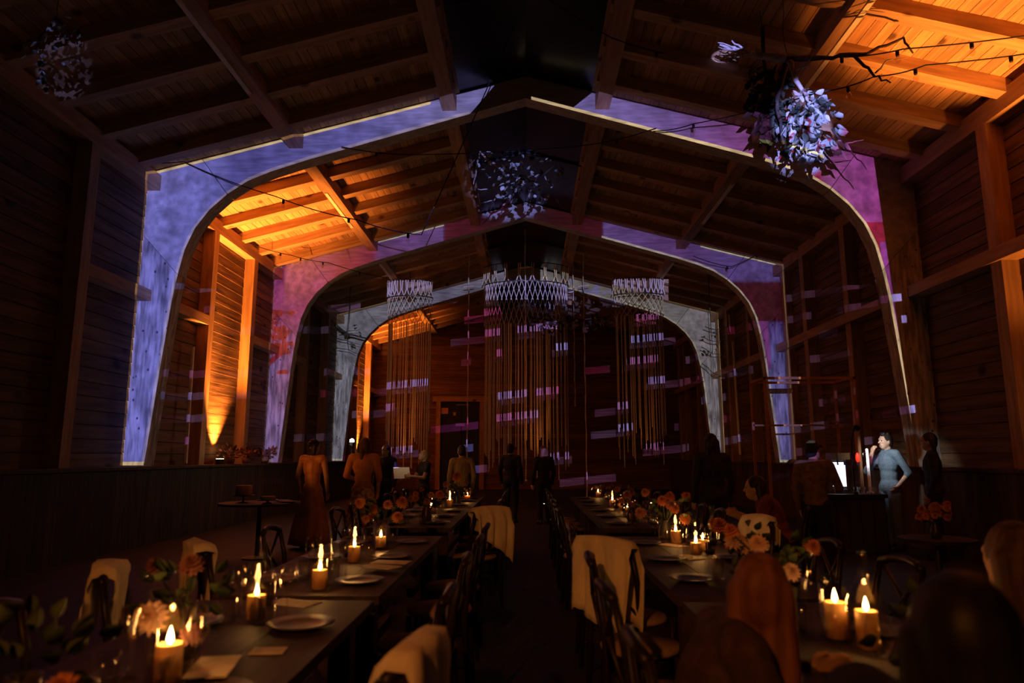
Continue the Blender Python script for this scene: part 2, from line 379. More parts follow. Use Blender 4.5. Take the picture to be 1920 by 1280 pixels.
# purlins: heavy timbers from arch to arch under the roof
pal_len = {(-1, 0): (5.3, 9.6), (1, 0): (5.3, 10.0), (-1, 1): (13.6, 15.8), (1, 1): (13.3, 15.7), (-1, 2): (19, 21), (1, 2): (19, 21)}
for b in range(4):
    y0 = (5.25 if b == 0 else ARCH_Y[b - 1] + .3); y1 = ([11.5, 17.75, 24.0, BACK_Y])[b]
    for sgn, side in ((-1, 'left'), (1, 'right')):
        for xc, zb, nm, zt in ((4.08, 6.79, 'lower', 7.04), (1.36, 7.47, 'upper', 7.74)):
            t = thing('roof_purlin', '%s %s longitudinal roof purlin in the bay %s' % (nm, side, bay_names[b]), 'beam', (sgn * xc, y0, zb))
            MB().box(-.125, .125, 0, y1 - y0, 0, zt - zb).build('timber', M_BEAM, t)
            if nm == 'lower' and (sgn, b) in pal_len:
                p0, p1 = pal_len[(sgn, b)]; xx = -.07 if sgn < 0 else .07
                MB().box(xx - .035, xx + .035, p0 - y0, p1 - y0, -.02, 0).build('pale_batten', M_PALE, t)
sk = struct('ridge_strip', 'long dark panels along the roof ridge')
M_RIDGE = mat('ridge_black', (.006, .006, .007), .25)  # near-black panels along the ridge, where boards and rafters stop
for sgn in (-1, 1):
    for b in range(8):
        y0 = 5.25 + b * 3.14
        MB().prism([(0, RIDGE + .02), (sgn * 1.24, RIDGE + .02 - SLOPE * 1.24), (sgn * 1.24, RIDGE + .028 - SLOPE * 1.24), (0, RIDGE + .028)], y0 + .02, y0 + 3.12).build('ridge_panel', M_RIDGE, sk)
        MB().prism([(0, RIDGE - .02), (sgn * 1.24, RIDGE - .02 - SLOPE * 1.24), (sgn * 1.24, RIDGE + .02 - SLOPE * 1.24), (0, RIDGE + .02)], y0 - .02, y0 + .02).build('ridge_bar', M_BLACK, sk)

# the three glulam portal arches
def arch_poly(z_or, part, s):
    def inn(i0, i1): return [(a, z) for a, z in INNER[i0:i1]]
    if part == 'rafter': out = [(0, RIDGE), (5.75, RIDGE - SLOPE * 5.75)]; inner = [INNER[4], INNER[3], INNER[2], INNER[1], INNER[0]]
    elif part == 'knee': out = [(5.76, RIDGE - SLOPE * 5.76), (6.60, RIDGE - SLOPE * 6.60), (6.60, 6.22), (W_OUT, 6.22), (W_OUT, 5.25)]; inner = [INNER[8], INNER[7], INNER[6], INNER[5], (5.26, 5.94)]
    else: out = [(W_OUT, 5.24), (W_OUT, LEDGE)]; inner = [INNER[11], INNER[10], INNER[9], (6.022, 4.49)]
    return [(s * a, z) for a, z in out + inner]
for k, Y in enumerate(ARCH_Y):
    nm = ['nearest', 'middle', 'farthest'][k]
    t = thing('timber_arch', '%s of the three curved timber portal arches spanning the hall' % nm, 'arch', (0, Y, 0))
    for s in (-1, 1):
        for part, m in (('rafter', M_ARCH_X), ('knee', M_ARCH_K), ('leg', M_ARCH_V)):
            MB().prism(arch_poly(0, part, s), 0, 0.30).build(part, m, t)

# side walls
sid_me = MB().add([(0, 0, 0), (0, BAY, 0), (.035, BAY, 0), (.035, 0, 0), (.010, 0, .206), (.010, BAY, .206), (.03, BAY, .213), (.03, 0, .213)],
                  [(0, 1, 2, 3), (4, 7, 6, 5), (0, 4, 5, 1), (3, 2, 6, 7), (0, 3, 7, 4), (1, 5, 6, 2)]).mesh('siding_board', M_SIDING)
for sgn, side in ((-1, 'left'), (1, 'right')):
    wl = struct('wall_' + side, '%s long wall of boarding, posts, girts and a low knee wall' % side)
    MB().box(min(sgn * 6.74, sgn * 6.9), max(sgn * 6.74, sgn * 6.9), -2, BACK_Y, 0, 6.5).build('sheathing', M_SHEATH, wl)
    # knee wall with vertical boards and a cap
    MB().box(min(sgn * 6.12, sgn * 7.0), max(sgn * 6.12, sgn * 7.0), -2, BACK_Y, 0, 1.19).build('knee_wall', M_SHEATH, wl)
    MB().box(min(sgn * 6.04, sgn * 7.0), max(sgn * 6.04, sgn * 7.0), -2, BACK_Y, 1.19, 1.235).build('ledge_cap', M_KNEE, wl)
    kb = MB().box(-.012, .012, -.098, .098, 0, 1.18).mesh('knee_wall_board', M_KNEE)
    y = 6.6
    while y < BACK_Y - .2:
        link('knee_wall_board', kb, wl, (sgn * 6.105, y, 0)); y += .20
    for b in range(4):
        y0 = 5.25 + b * BAY
        n = 23
        for i in range(n):
            o = link('siding_board', sid_me, wl, (sgn * 6.68, y0, 1.235 + i * .215))
            o.rotation_euler = (0, 0, math.pi) if sgn < 0 else (0, 0, 0)
            o.location.y = y0 + BAY if sgn < 0 else y0
        ya = y0 + .3 if b else y0; yb = y0 + BAY
        def bx(name, xi, xo, a, c, z0, z1, m): MB().box(min(sgn * xi, sgn * xo), max(sgn * xi, sgn * xo), a, c, z0, z1).build(name, m, wl)
        bx('eave_plate', 6.45, 6.72, ya, yb, 6.02, 6.30, M_BEAM)
        p0, p1 = y0 + 2.20, y0 + 4.32
        if side == 'right' and b == 0: p0, p1 = 6.9, 9.25
        for py in (p0, p1):
            bx('post', 6.45, 6.72, py, py + .22, 1.236, 6.02, M_POST)
        if side == 'left':
            bx('girt', 6.45, 6.72, ya, p0, 4.03, 4.22, M_BEAM); bx('girt', 6.45, 6.72, p1 + .22, yb, 4.03, 4.22, M_BEAM)
        else:
            bx('girt', 6.40, 6.72, ya, yb, 4.03, 4.22, M_BEAM)
            for py in (ya + .1, yb - .55)[b == 0 and 2 or 0:]: bx('post', 6.55, 6.72, py, py + .35, 1.236, 6.02, M_POST)
# back wall with lapped boards, lintel and a dark doorway
wb = struct('wall_back', 'far gable wall of dark horizontal boards')
MB().prism([(-7, 0), (7, 0), (7, 6.3), (0, 8.15), (-7, 6.3)], BACK_Y + .06, BACK_Y + .16).build('sheathing', M_SHEATH, wb)
M_BACK = noisy('gable_boarding', (.14, .07, .04), (.26, .14, .08), 2.0, (.5, 4, 7), .75, .3, 5, .25)
z = 0
while z < 8.0:
    hw = 6.95 if z < 6.1 else min(6.95, (8.12 - z - .2) / SLOPE)
    if hw > .3:
        segs = [(-hw, hw)] if z > 3.75 else [(-hw, -3.75), (-1.95, hw)]
        for a, c in segs:
            MB().box(a, c, BACK_Y, BACK_Y + .05, z + .006, z + .21, None).build('gable_board', M_BACK, wb)
    z += .215
MB().box(-4.1, -1.6, BACK_Y - .12, BACK_Y, 3.75, 3.98).build('lintel', M_BEAM_X, wb)
for a in (-3.95, -2.05): MB().box(a, a + .2, BACK_Y - .10, BACK_Y, 0, 3.75).build('door_jamb', M_POST, wb)
dr = struct('door_1', 'dark double doorway in the far gable wall', (-2.85, BACK_Y, 0))
for a in (-.88, .02): MB().box(a, a + .86, 0, .05, 0, 3.74).build('door_leaf', mat('door_dark', (.02, .018, .02), .35), dr)
MB().box(-.12, -.06, -.05, 0, 1.0, 1.3).build('door_handle', M_STEEL, dr)
for x_, z_, w_, h_, c_ in ((-.75, 3.35, .34, .26, (.75, .42, .40)), (-.30, 3.22, .12, .14, (.7, .55, .1)), (.05, 3.62, .55, .05, (.3, .3, .3)), (-.05, 2.75, .40, .12, (.3, .32, .6))):
    p = MB().box(-w_ / 2, w_ / 2, -.015, 0, -h_ / 2, h_ / 2).build('pinned_notice', mat('notice%d' % int(z_ * 100), c_, .8), dr, loc=(x_, -.002, z_))

# ------------------------------------------------------------------ measuring helper: photograph pixel + distance -> point in the hall
_cp, _sp, _cy, _sy = math.cos(PITCH), math.sin(PITCH), math.cos(YAW), math.sin(YAW)
_fw = Vector((-_sy * _cp, _cy * _cp, _sp)); _rt = Vector((_cy, _sy, 0)); _up = _rt.cross(_fw)
def at(px, py, Y):
    r = _fw + _rt * ((px - 960) / F_PX) + _up * ((640 - py) / F_PX)
    return Vector((0, 0, CAMH)) + r * (Y / r.y)

# ------------------------------------------------------------------ uplight fixtures on the ledge
M_LENS = mat('lamp_lens', (.9, .8, .6), .3, emit=(1, .62, .28), estr=30)
def fixture(x, y, label, tilt=0.0):
    t = thing('uplight_fixture', label, 'lamp', (x, y, 1.236))
    MB().lathe([(0, 0), (.075, 0), (.075, .02), (.0, .02)], 14).build('base', M_BLACK, t)
    MB().lathe([(.0, .02), (.055, .02), (.062, .05), (.062, .11), (.054, .11), (.054, .105), (0, .105)], 14).build('housing', M_BLACK, t, True)
    MB().lathe([(0, .107), (.05, .107), (.045, .113), (0, .115)], 14).build('lens', M_LENS, t, True)
    return t
for (x, y, l) in ((-6.48, 14.78, 'small round uplight on the left ledge, washing the recess between first and second arches'),
                  (-6.28, 14.20, 'small round uplight on the left ledge edge, aimed at the lit roof bay'),
                  (-6.48, 27.28, 'small round uplight in the far left recess beyond the third arch'),
                  (-6.28, 26.7, 'small round uplight on the far left ledge edge beyond the third arch'),
                  (6.22, 7.70, 'small round uplight on the right ledge edge, below the brightly lit roof'),
                  (6.58, 8.20, 'small round uplight in the right recess before the nearest arch')):
    fixture(x, y, l)
for (x, y, l) in ((-3.55, 20.0, 'black floor can light below the left cord hanging'), (.5, 19.6, 'black floor can light below the central cord hanging'), (3.5, 20.0, 'black floor can light below the right cord hanging')):
    t = fixture(x, y, l); t.location.z = 0
# bare lamp glaring beside the head of the woman in the floral skirt
t = thing('floor_lamp', 'bare white glaring lamp on a thin stand behind the floral-skirted woman', 'lamp', (-3.74, 14.9, 0))
MB().lathe([(0, 0), (.14, 0), (.14, .02), (.02, .03), (.012, .05), (.012, 1.62), (0, 1.62)], 12).build('stand', M_STEEL, t)
MB().lathe([(.012, 1.60), (.05, 1.62), (.07, 1.70), (.05, 1.70), (.04, 1.63), (0, 1.62)], 14).build('shade', M_STEEL, t)
MB().sph((0, 0, 1.72), .05, 12, 8).build('bulb', mat('white_bulb', (1, 1, 1), .4, emit=(1, .90, .72), estr=60), t, True)
point('floor_lamp_light', (-3.74, 14.75, 1.80), 14, (1, .85, .65), .05)
# pale rods standing in for projected light lines by the walls
for (p, q, l) in ((at(362, 650, 13.2), at(348, 868, 13.2), 'pale thin pole standing on the left ledge beside the lit recess'),
                  (at(1374, 640, 20.6), at(1388, 852, 20.6), 'pale thin pole on the right ledge between second and third arches'),
                  (at(1367, 590, 20.6), at(1369, 622, 20.6), 'short pale rod painting a projected light line on the right side')):
    m = MB().tube([(0, 0, 0), (q - p) * -1], .035 if 'thin' in l else .02, 8).build('light_line_rod', M_PALE, None, loc=tuple(q))
    tag(m, l, 'light line')

# ------------------------------------------------------------------ hanging cord sculptures between second and third arches
M_CORD = noisy('cotton_cord', (.60, .50, .38), (.82, .72, .58), 30, (1, 1, .2), .9)
def hanging(label, cx, cy, rx, ry, ztop, znet, zbot, n, seed, arc):
    rnd = random.Random(seed)
    t = thing('cord_hanging', label, 'wall hanging', (cx, cy, ztop))
    a0, a1 = arc
    angs = [a0 + (a1 - a0) * i / (n - 1) for i in range(n)]
    def P(a, z, k=1.0): return Vector((rx * math.cos(a) * k, ry * math.sin(a) * k, z - ztop))
    MB().tube([P(a, ztop - .02) for a in angs], .018, 6).build('top_hoop', M_STEEL, t)
    # loops tied up to a suspension rail
    rail = MB(); zr = min(RIDGE - SLOPE * abs(cx) - .45, ztop + .55)
    for i in range(0, n, max(2, n // 9)):
        a = angs[i]; b = P(a, ztop)
        up = b + Vector((rnd.uniform(-.03, .03), 0, zr - ztop))
        sub = MB()
        for s in (-1, 1): sub.tube([b + Vector((s * .07, 0, 0)), b + Vector((s * .018, 0, .16)), up + Vector((s * .035, 0, 0))], .02, 4)
        sub.build('tie_loop', M_CORD, t)
    MB().tube([P(a, zr, 1.02) for a in angs], .014, 5).build('suspension_rail', M_STEEL, t)
    MB().tube([P(angs[n // 2], zr), P(angs[n // 2], zr) + Vector((0, 0, RIDGE - SLOPE * abs(cx) - zr + .05 - .0))], .008, 4).build('suspension_wire', M_STEEL, t)
    # knotted diamond netting
    net = MB(); rows = 5
    for i in range(n - 1):
        for r in range(rows):
            za = ztop - (ztop - znet) * r / rows; zb = ztop - (ztop - znet) * (r + 1) / rows
            if (i + r) % 2: net.tube([P(angs[i], za), P(angs[i + 1], zb)], .010, 3)
            else: net.tube([P(angs[i + 1], za), P(angs[i], zb)], .010, 3)
    net.build('knotted_net', M_CORD, t)
    cm = MB().tube([(0, 0, 0), (.004, .003, -.33), (-.003, 0, -.66), (0, 0, -1)], .011, 4).mesh('cord', M_CORD)
    for i, a in enumerate(angs):
        for rep_ in range(1 + (rnd.random() < .45)):
            aa = a + rnd.uniform(-.5, .5) * (a1 - a0) / n; ln = (znet - zbot) * rnd.uniform(.72, 1.0)
            o = link('cord', cm, t, tuple(P(aa, znet + .02, rnd.uniform(.90, 1.0)))); o.scale = (1.0 + rnd.random() * .6, 1.0 + rnd.random() * .6, ln)
hanging('left of the three knotted cord hangings, nearest the glowing far recess', -3.60, 21, .70, .45, 6.25, 5.4, .85, 22, 1, (R(195), R(345)))
hanging('broad central cord hanging with diamond netting under the roof ridge', -.02, 21, 1.30, .75, 6.62, 5.3, .65, 46, 2, (R(190), R(350)))
hanging('right of the three knotted cord hangings, before the right side of the farthest arch', 3.45, 21, .78, .45, 6.30, 5.6, .95, 22, 3, (R(195), R(345)))
for px, y0, y1, Y, l in ((879, 530, 905, 20.4, 'single long cord hanging left of the central cord sculpture'),
                         (1094, 530, 945, 20.4, 'single long cord hanging right of the central cord sculpture'),
                         (985, 560, 900, 19.9, 'thick pale twisted cord hanging in front of the central sculpture'),
                         (1077, 670, 760, 21.4, 'short beaded cord hanging just right of the central sculpture')):
    p, q = at(px, y0, Y), at(px, y1, Y); p.z = RIDGE - SLOPE * abs(p.x) - .02; q.x = p.x
    t = thing('hanging_rope', l, 'cord', tuple(p))
    n = 40; MB().tube([(math.sin(i * .9) * .008, 0, (q.z - p.z) * i / n) for i in range(n + 1)], [.013 if i % 3 else .022 for i in range(n + 1)], 5).build('twisted_cord', M_CORD, t)
    MB().tube([(-.16, 0, -1.2), (.16, 0, -1.16)], .014, 5).build('cross_stick', M_PALE, t)
    MB().sph((0, 0, q.z - p.z), .035, 8, 5).build('end_knot', M_CORD, t)

# ------------------------------------------------------------------ hanging branches and foliage
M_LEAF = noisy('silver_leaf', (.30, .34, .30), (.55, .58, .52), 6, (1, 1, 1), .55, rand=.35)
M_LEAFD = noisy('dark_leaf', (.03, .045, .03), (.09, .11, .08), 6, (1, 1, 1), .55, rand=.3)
M_TWIG = noisy('grey_twig', (.28, .24, .21), (.50, .45, .40), 12, (1, 1, 1), .85)
M_BARK = noisy('dark_bark', (.03, .024, .02), (.09, .07, .055), 12, (1, 1, 1), .9)
def leaf_mesh(name, m, L=.16, Wd=.065):
    st = [0, .15, .4, .7, 1]; wd = [.05, .7, 1, .62, .02]; vs = []
    for s_, q in zip(st, wd):
        vs += [(-Wd * q, L * s_, .012 * q), (0, L * s_, -.02 * math.sin(s_ * 3)), (Wd * q, L * s_, .012 * q)]
    fs = []
    for i in range(4):
        for j in range(2): fs.append((i * 3 + j, i * 3 + j + 1, i * 3 + j + 4, i * 3 + j + 3))
    return MB().add(vs, fs).mesh(name, m, True)
LEAF_S = leaf_mesh('leaf', M_LEAF); LEAF_D = leaf_mesh('leaf', M_LEAFD)
def bunch(name, label, c, blobs, nleaf, twigs, seed, size=1.0, droop=.5, bark=None, dark=.25):
    """c: centre, blobs: list of (offset, radii) that hold leaves, twigs: list of polylines (offset points)"""
    rnd = random.Random(seed); t = thing(name, label, 'foliage', tuple(c))
    for tw in twigs:
        pts = [Vector(q) for q in tw[0]]; pl = []
        for a, b in zip(pts[:-1], pts[1:]):
            for k in range(4): pl.append(a.lerp(b, k / 4) + Vector((rnd.uniform(-1, 1), rnd.uniform(-1, 1), rnd.uniform(-1, 1))) * .02 * size)
        pl.append(pts[-1]); n = len(pl)
        MB().tube(pl, [tw[1] * (1 - .7 * i / n) for i in range(n)], 5).build('branch', tw[2], t, True)
    for i in range(nleaf):
        o, r = rnd.choice(blobs)
        while True:
            q = Vector((rnd.uniform(-1, 1), rnd.uniform(-1, 1), rnd.uniform(-1, 1)))
            if q.length < 1: break
        p = Vector(o) + Vector((q.x * r[0], q.y * r[1], q.z * r[2]))
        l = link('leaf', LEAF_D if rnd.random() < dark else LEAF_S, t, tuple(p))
        d = Vector((q.x * .6 + rnd.uniform(-.5, .5), q.y * .5 - .3 + rnd.uniform(-.5, .5), -droop + rnd.uniform(-.6, .5)))
        l.rotation_mode = 'QUATERNION'; l.rotation_quaternion = d.to_track_quat('Y', 'Z') @ Quaternion((0, 1, 0), rnd.uniform(-1.2, 1.2))
        k = size * rnd.uniform(.55, 1.2); l.scale = (k, k, k)
    return t
c = at(1515, 215, 8.0)
def off(px, py, Y, c): return tuple(at(px, py, Y) - c)
tw = [([off(1475, 110, 8, c), off(1430, 105, 8.1, c), off(1385, 95, 8.1, c), off(1350, 82, 8.0, c)], .055, M_TWIG),
      ([off(1395, 98, 8.1, c), off(1362, 102, 7.9, c), off(1352, 112, 7.8, c)], .02, M_TWIG), ([off(1400, 98, 8.1, c), off(1372, 76, 8, c)], .018, M_TWIG),
      ([off(1398, 100, 8.0, c), off(1384, 115, 7.9, c), off(1383, 132, 7.9, c)], .014, M_TWIG),
      ([off(1475, 110, 8, c), off(1560, 107, 8, c), off(1630, 98, 7.9, c), off(1695, 70, 7.9, c), off(1712, 100, 7.9, c)], .032, M_BARK),
      ([off(1600, 104, 8, c), off(1640, 140, 7.9, c), off(1670, 155, 7.8, c)], .024, M_BARK), ([off(1640, 138, 7.9, c), off(1660, 115, 7.8, c), off(1700, 108, 7.8, c)], .012, M_TWIG),
      ([off(1480, 112, 8, c), off(1492, 150, 7.9, c), off(1515, 190, 7.9, c), off(1530, 240, 7.9, c)], .035, M_TWIG), ([off(1488, 130, 7.9, c), off(1520, 125, 7.8, c)], .014, M_TWIG),
      ([off(1492, 145, 7.9, c), off(1525, 98, 7.8, c)], .012, M_TWIG), ([off(1475, 115, 8.1, c), off(1455, 190, 8.1, c), off(1470, 270, 8, c)], .04, M_BARK),
      ([off(1560, 240, 8, c), off(1600, 290, 7.9, c), off(1625, 318, 7.9, c)], .014, M_BARK), ([off(1590, 270, 8, c), off(1620, 262, 7.9, c)], .008, M_TWIG)]
for q in range(9):
    tw.append(([off(1412, 99, 8.05, c), off(1385 + q, 92 + q * 1.8, 8.0, c), off(1346 + (q * 7) % 13, 80 + q * 4, 7.9 + (q % 3) * .1, c)], .014, M_TWIG))
tw += [([off(1475, 110, 8, c), (c * 0 + Vector((at(1475, 110, 8).x - c.x, 0, RIDGE - SLOPE * at(1475, 110, 8).x - c.z - .16)))], .006, M_BLACK)]
bunch('hanging_branch', 'large leafy branch bundle hanging under the right roof slope, before the nearest arch', c,
      [((0.02, 0, -.12), (.36, .3, .38)), ((.0, 0, .12), (.22, .25, .25)), ((.03, 0, -.40), (.40, .25, .2))], 190, tw, 11, .95, .7)
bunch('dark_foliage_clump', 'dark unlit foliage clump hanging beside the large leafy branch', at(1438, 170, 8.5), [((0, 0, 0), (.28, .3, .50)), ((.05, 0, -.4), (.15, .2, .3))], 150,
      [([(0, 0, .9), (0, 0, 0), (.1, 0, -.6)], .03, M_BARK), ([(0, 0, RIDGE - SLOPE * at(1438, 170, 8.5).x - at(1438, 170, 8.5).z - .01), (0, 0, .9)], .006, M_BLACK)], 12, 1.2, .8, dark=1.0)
c = at(965, 335, 13.5)
tw = [([off(955, 330, 13.5, c), off(900, 285, 13.4, c), off(890, 330, 13.4, c), off(888, 345, 13.3, c)], .03, M_TWIG), ([off(955, 340, 13.5, c), off(915, 355, 13.4, c), off(890, 355, 13.4, c)], .022, M_TWIG),
      ([off(950, 350, 13.5, c), off(925, 375, 13.4, c), off(900, 382, 13.4, c)], .02, M_TWIG), ([off(960, 370, 13.5, c), off(940, 390, 13.4, c), off(920, 403, 13.4, c), off(905, 420, 13.3, c)], .024, M_TWIG),
      ([off(925, 400, 13.4, c), off(945, 388, 13.4, c), off(960, 386, 13.4, c)], .016, M_TWIG), ([off(890, 300, 13.4, c), off(880, 315, 13.3, c)], .012, M_TWIG),
      ([off(925, 400, 13.4, c), off(912, 395, 13.3, c)], .012, M_TWIG), ([off(960, 330, 13.5, c), off(1000, 340, 13.5, c), off(1040, 310, 13.5, c)], .02, M_BARK),
      ([off(960, 330, 13.5, c), tuple(Vector((at(960, 330, 13.5).x, 13.5, RIDGE)) - c)], .006, M_BLACK)]
bunch('hanging_branch', 'spreading leafy branch bundle hanging from the ridge beyond the nearest arch', c,
      [((-.2, 0, .3), (.6, .35, .3)), ((.0, 0, 0), (.5, .3, .35)), ((.3, 0, -.35), (.6, .3, .25)), ((.65, 0, .15), (.35, .2, .4))], 130, tw, 13, .85, .35, dark=.3)
c = at(100, 85, 7.0)
bunch('hanging_branch', 'dim leafy branch bundle hanging in the top left corner', c, [((-.1, 0, .2), (.22, .2, .25)), ((0, 0, -.1), (.35, .2, .1)), ((.2, 0, .15), (.2, .2, .2)), ((-.05, 0, -.35), (.08, .1, .15))], 46,
      [([(0, 0, .35), (-.15, 0, .1), (-.2, 0, -.1)], .015, M_BARK), ([(0, 0, .35), (.2, 0, .1)], .015, M_BARK), ([(0, 0, RIDGE - SLOPE * abs(c.x) - c.z - .16), (0, 0, .3)], .006, M_BLACK)], 14, .5, .6)
c = at(1065, 610, 19.3)
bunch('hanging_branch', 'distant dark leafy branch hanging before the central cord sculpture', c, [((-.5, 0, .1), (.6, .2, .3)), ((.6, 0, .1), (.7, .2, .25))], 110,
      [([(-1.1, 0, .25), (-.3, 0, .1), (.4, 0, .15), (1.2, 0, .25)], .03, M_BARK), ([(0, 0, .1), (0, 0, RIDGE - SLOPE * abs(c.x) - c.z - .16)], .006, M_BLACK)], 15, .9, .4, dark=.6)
c = at(1335, 650, 20.2)
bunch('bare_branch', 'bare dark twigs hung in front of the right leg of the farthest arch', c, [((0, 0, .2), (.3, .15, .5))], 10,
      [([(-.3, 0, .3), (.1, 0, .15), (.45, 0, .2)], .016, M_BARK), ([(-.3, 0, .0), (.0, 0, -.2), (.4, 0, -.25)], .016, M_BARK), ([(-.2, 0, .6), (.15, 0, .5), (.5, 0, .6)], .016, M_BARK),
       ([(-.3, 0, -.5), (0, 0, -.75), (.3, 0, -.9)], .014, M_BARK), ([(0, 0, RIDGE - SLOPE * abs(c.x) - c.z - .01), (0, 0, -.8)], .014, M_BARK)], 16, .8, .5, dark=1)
c = at(655, 640, 20.5)
bunch('bare_branch', 'bare dark twigs hung in front of the left knee of the farthest arch', c, [((0, 0, .2), (.3, .15, .4))], 10,
      [([(-.45, 0, .5), (0, 0, .2), (.5, 0, .1)], .05, M_BARK), ([(-.4, 0, .1), (0, 0, 0), (.35, 0, -.1)], .016, M_BARK), ([(-.4, 0, -.2), (0, 0, -.25), (.3, 0, -.4)], .014, M_BARK), ([(-.35, 0, .3), (.3, 0, .35)], .014, M_BARK),
       ([(0, 0, RIDGE - SLOPE * abs(c.x) - c.z - .01), (-.1, 0, .3), (0, 0, -.3)], .014, M_BARK)], 17, .8, .5, dark=1)
# plants along the left ledge
for i, (px, Y, n) in enumerate(((415, 14.6, 40), (440, 15.4, 40), (470, 16.5, 36))):
    p = Vector((-6.2, Y, 1.236))
    t = thing('ledge_plant', ['reddish leafy plant on the left ledge under the lit recess', 'reddish leafy plant on the left ledge beside the recess post', 'reddish leafy plant on the left ledge close to the second arch'][i], 'plant', tuple(p))
    MB().lathe([(0, 0), (.07, 0), (.09, .12), (.08, .12), (.07, .1), (0, .1)], 12).build('pot', mat('clay_pot', (.12, .05, .03), .8), t, True)
    rnd = random.Random(40 + i)
    lm = leaf_mesh('leaf', noisy('red_leaf', (.10, .03, .02), (.25, .08, .05), 6, rand=.3), .11, .04)
    for k in range(n):
        d = Vector((rnd.uniform(-1, 1), rnd.uniform(-1, 1), rnd.uniform(.1, 1.3))).normalized()
        l = link('leaf', lm, t, tuple(Vector((0, 0, .12)) + d * rnd.uniform(.05, .3))); l.rotation_mode = 'QUATERNION'
        l.rotation_quaternion = (d + Vector((rnd.uniform(-.5, .5), rnd.uniform(-.5, .5), 0))).to_track_quat('Y', 'Z')

# ------------------------------------------------------------------ festoon lights
M_BULB = glass('bulb_glass', (.95, .9, .85))
sock_me = MB().lathe([(0, 0), (.018, 0), (.022, -.02), (.022, -.06), (.017, -.075), (0, -.075)], 8).mesh('bulb_socket', M_BLACK, True)
bulb_me = MB().lathe([(.012, -.07), (.02, -.085), (.032, -.115), (.03, -.14), (.016, -.158), (0, -.162)], 10).mesh('bulb', M_BULB, True)
def festoon(label, pts, bulbs, sag=.12, r=.009):
    pts = [Vector(p) for p in pts]; t = thing('festoon_cable', label, 'string lights', tuple(pts[0])); pl = []
    for a, b in zip(pts[:-1], pts[1:]):
        for k in range(8):
            s = k / 8; pl.append(a.lerp(b, s) - Vector((0, 0, sag * 4 * s * (1 - s))) - pts[0])
    pl.append(pts[-1] - pts[0]); MB().tube(pl, r, 5).build('cable', M_BLACK, t)
    for s in bulbs:
        x_ = s * (len(pl) - 1); i = min(int(x_), len(pl) - 2); p = pl[i].lerp(pl[i + 1], x_ - i)
        o = link('bulb_socket', sock_me, t, tuple(p)); link('bulb', bulb_me, o)
festoon('upper of two festoon cables crossing the bright right roof', [(6.4, 7.0, 6.05), at(1693, 92, 7.6), at(1560, 107, 8.0), at(1475, 112, 8.0)], (.22, .36, .62), .03)
festoon('lower of two festoon cables crossing the bright right roof', [(6.4, 7.2, 5.95), at(1735, 122, 7.7), at(1640, 143, 7.9), at(1540, 172, 8.1), at(1300, 232, 10.6), at(1225, 246, 11.2)], (.1, .24, .5, .8), .03)
festoon('festoon cable draped across the left side of the nearest arch', [(-6.6, 10.6, 6.2), at(345, 303, 11.3), at(517, 368, 10.9), at(670, 412, 10.5), at(790, 440, 10.2), (-.2, 10.0, RIDGE - .05)], (.42, .58, .76), .04)
festoon('festoon cable under the left eave between first and second arches', [at(465, 455, 15.3), at(545, 478, 16.6), at(615, 492, 17.3), at(720, 520, 18.3)], (.25, .42, .62, .85), .03)
festoon('festoon cable spanning the ridge in front of the second arch', [at(640, 275, 11.2), at(780, 290, 12.3), at(1100, 272, 12.6), at(1230, 240, 11.3)], (.15, .5, .82), .04)
festoon('festoon cable high on the left roof before the nearest arch', [at(620, -40, 8.6), at(700, 0, 8.9), at(840, 8, 9.1), at(1000, -20, 9.0), at(1145, 70, 9.2), at(1245, 100, 9.6)], (.2, .75, .97), .02)
festoon('festoon cable crossing the right knee of the second arch', [at(1300, 480, 15.8), at(1370, 500, 16.6), at(1430, 470, 17.2), at(1500, 430, 17.4)], (.3, .6), .03)

# ------------------------------------------------------------------ banquet tables, chairs and settings
M_TABLE = noisy('farm_table_wood', (.022, .012, .007), (.055, .03, .017), 3, (6, .5, 4), .62, .1, 5, .15)
M_CHAIR = noisy('dark_chair_wood', (.012, .007, .005), (.028, .016, .010), 3, (4, 4, .8), .4, .05)
M_SEAT = noisy('rush_seat', (.34, .22, .12), (.52, .36, .21), 40, (1, 6, 1), .85, .3)
def table(label, x, y0, y1):
    L = y1 - y0; t = thing('banquet_table', label, 'table', (x, (y0 + y1) / 2, 0))
    pm = MB().box(-.129, .129, -L / 2, L / 2, .72, .76).mesh('tabletop_plank', M_TABLE)
    for k in (-1, 0, 1): link('tabletop_plank', pm, t, (k * .262, 0, 0))
    MB().box(-.32, .32, -L / 2 + .15, -L / 2 + .22, .62, .72).build('apron', M_TABLE, t); MB().box(-.32, .32, L / 2 - .22, L / 2 - .15, .62, .72).build('apron', M_TABLE, t)
    lm = MB().prism([(-.045, 0), (.045, 0), (.045, .72), (-.045, .72)], -.045, .045).mesh('leg', M_TABLE)
    for sx in (-1, 1):
        for sy in (-1, 1): link('leg', lm, t, (sx * .30, sy * (L / 2 - .18), 0))
    MB().box(-.03, .03, -L / 2 + .2, L / 2 - .2, .12, .2).build('stretcher', M_TABLE, t)
TY = [(.75, 3.25), (3.35, 5.80), (6.45, 8.85), (8.95, 11.4)]
for k, (a, b) in enumerate(TY):
    o = ['nearest', 'second', 'third', 'farthest'][k]
    table('%s long wooden banquet table of the row left of the aisle' % o, -1.08, a, b)
    table('%s long wooden banquet table of the row right of the aisle' % o, 1.08, a, b)

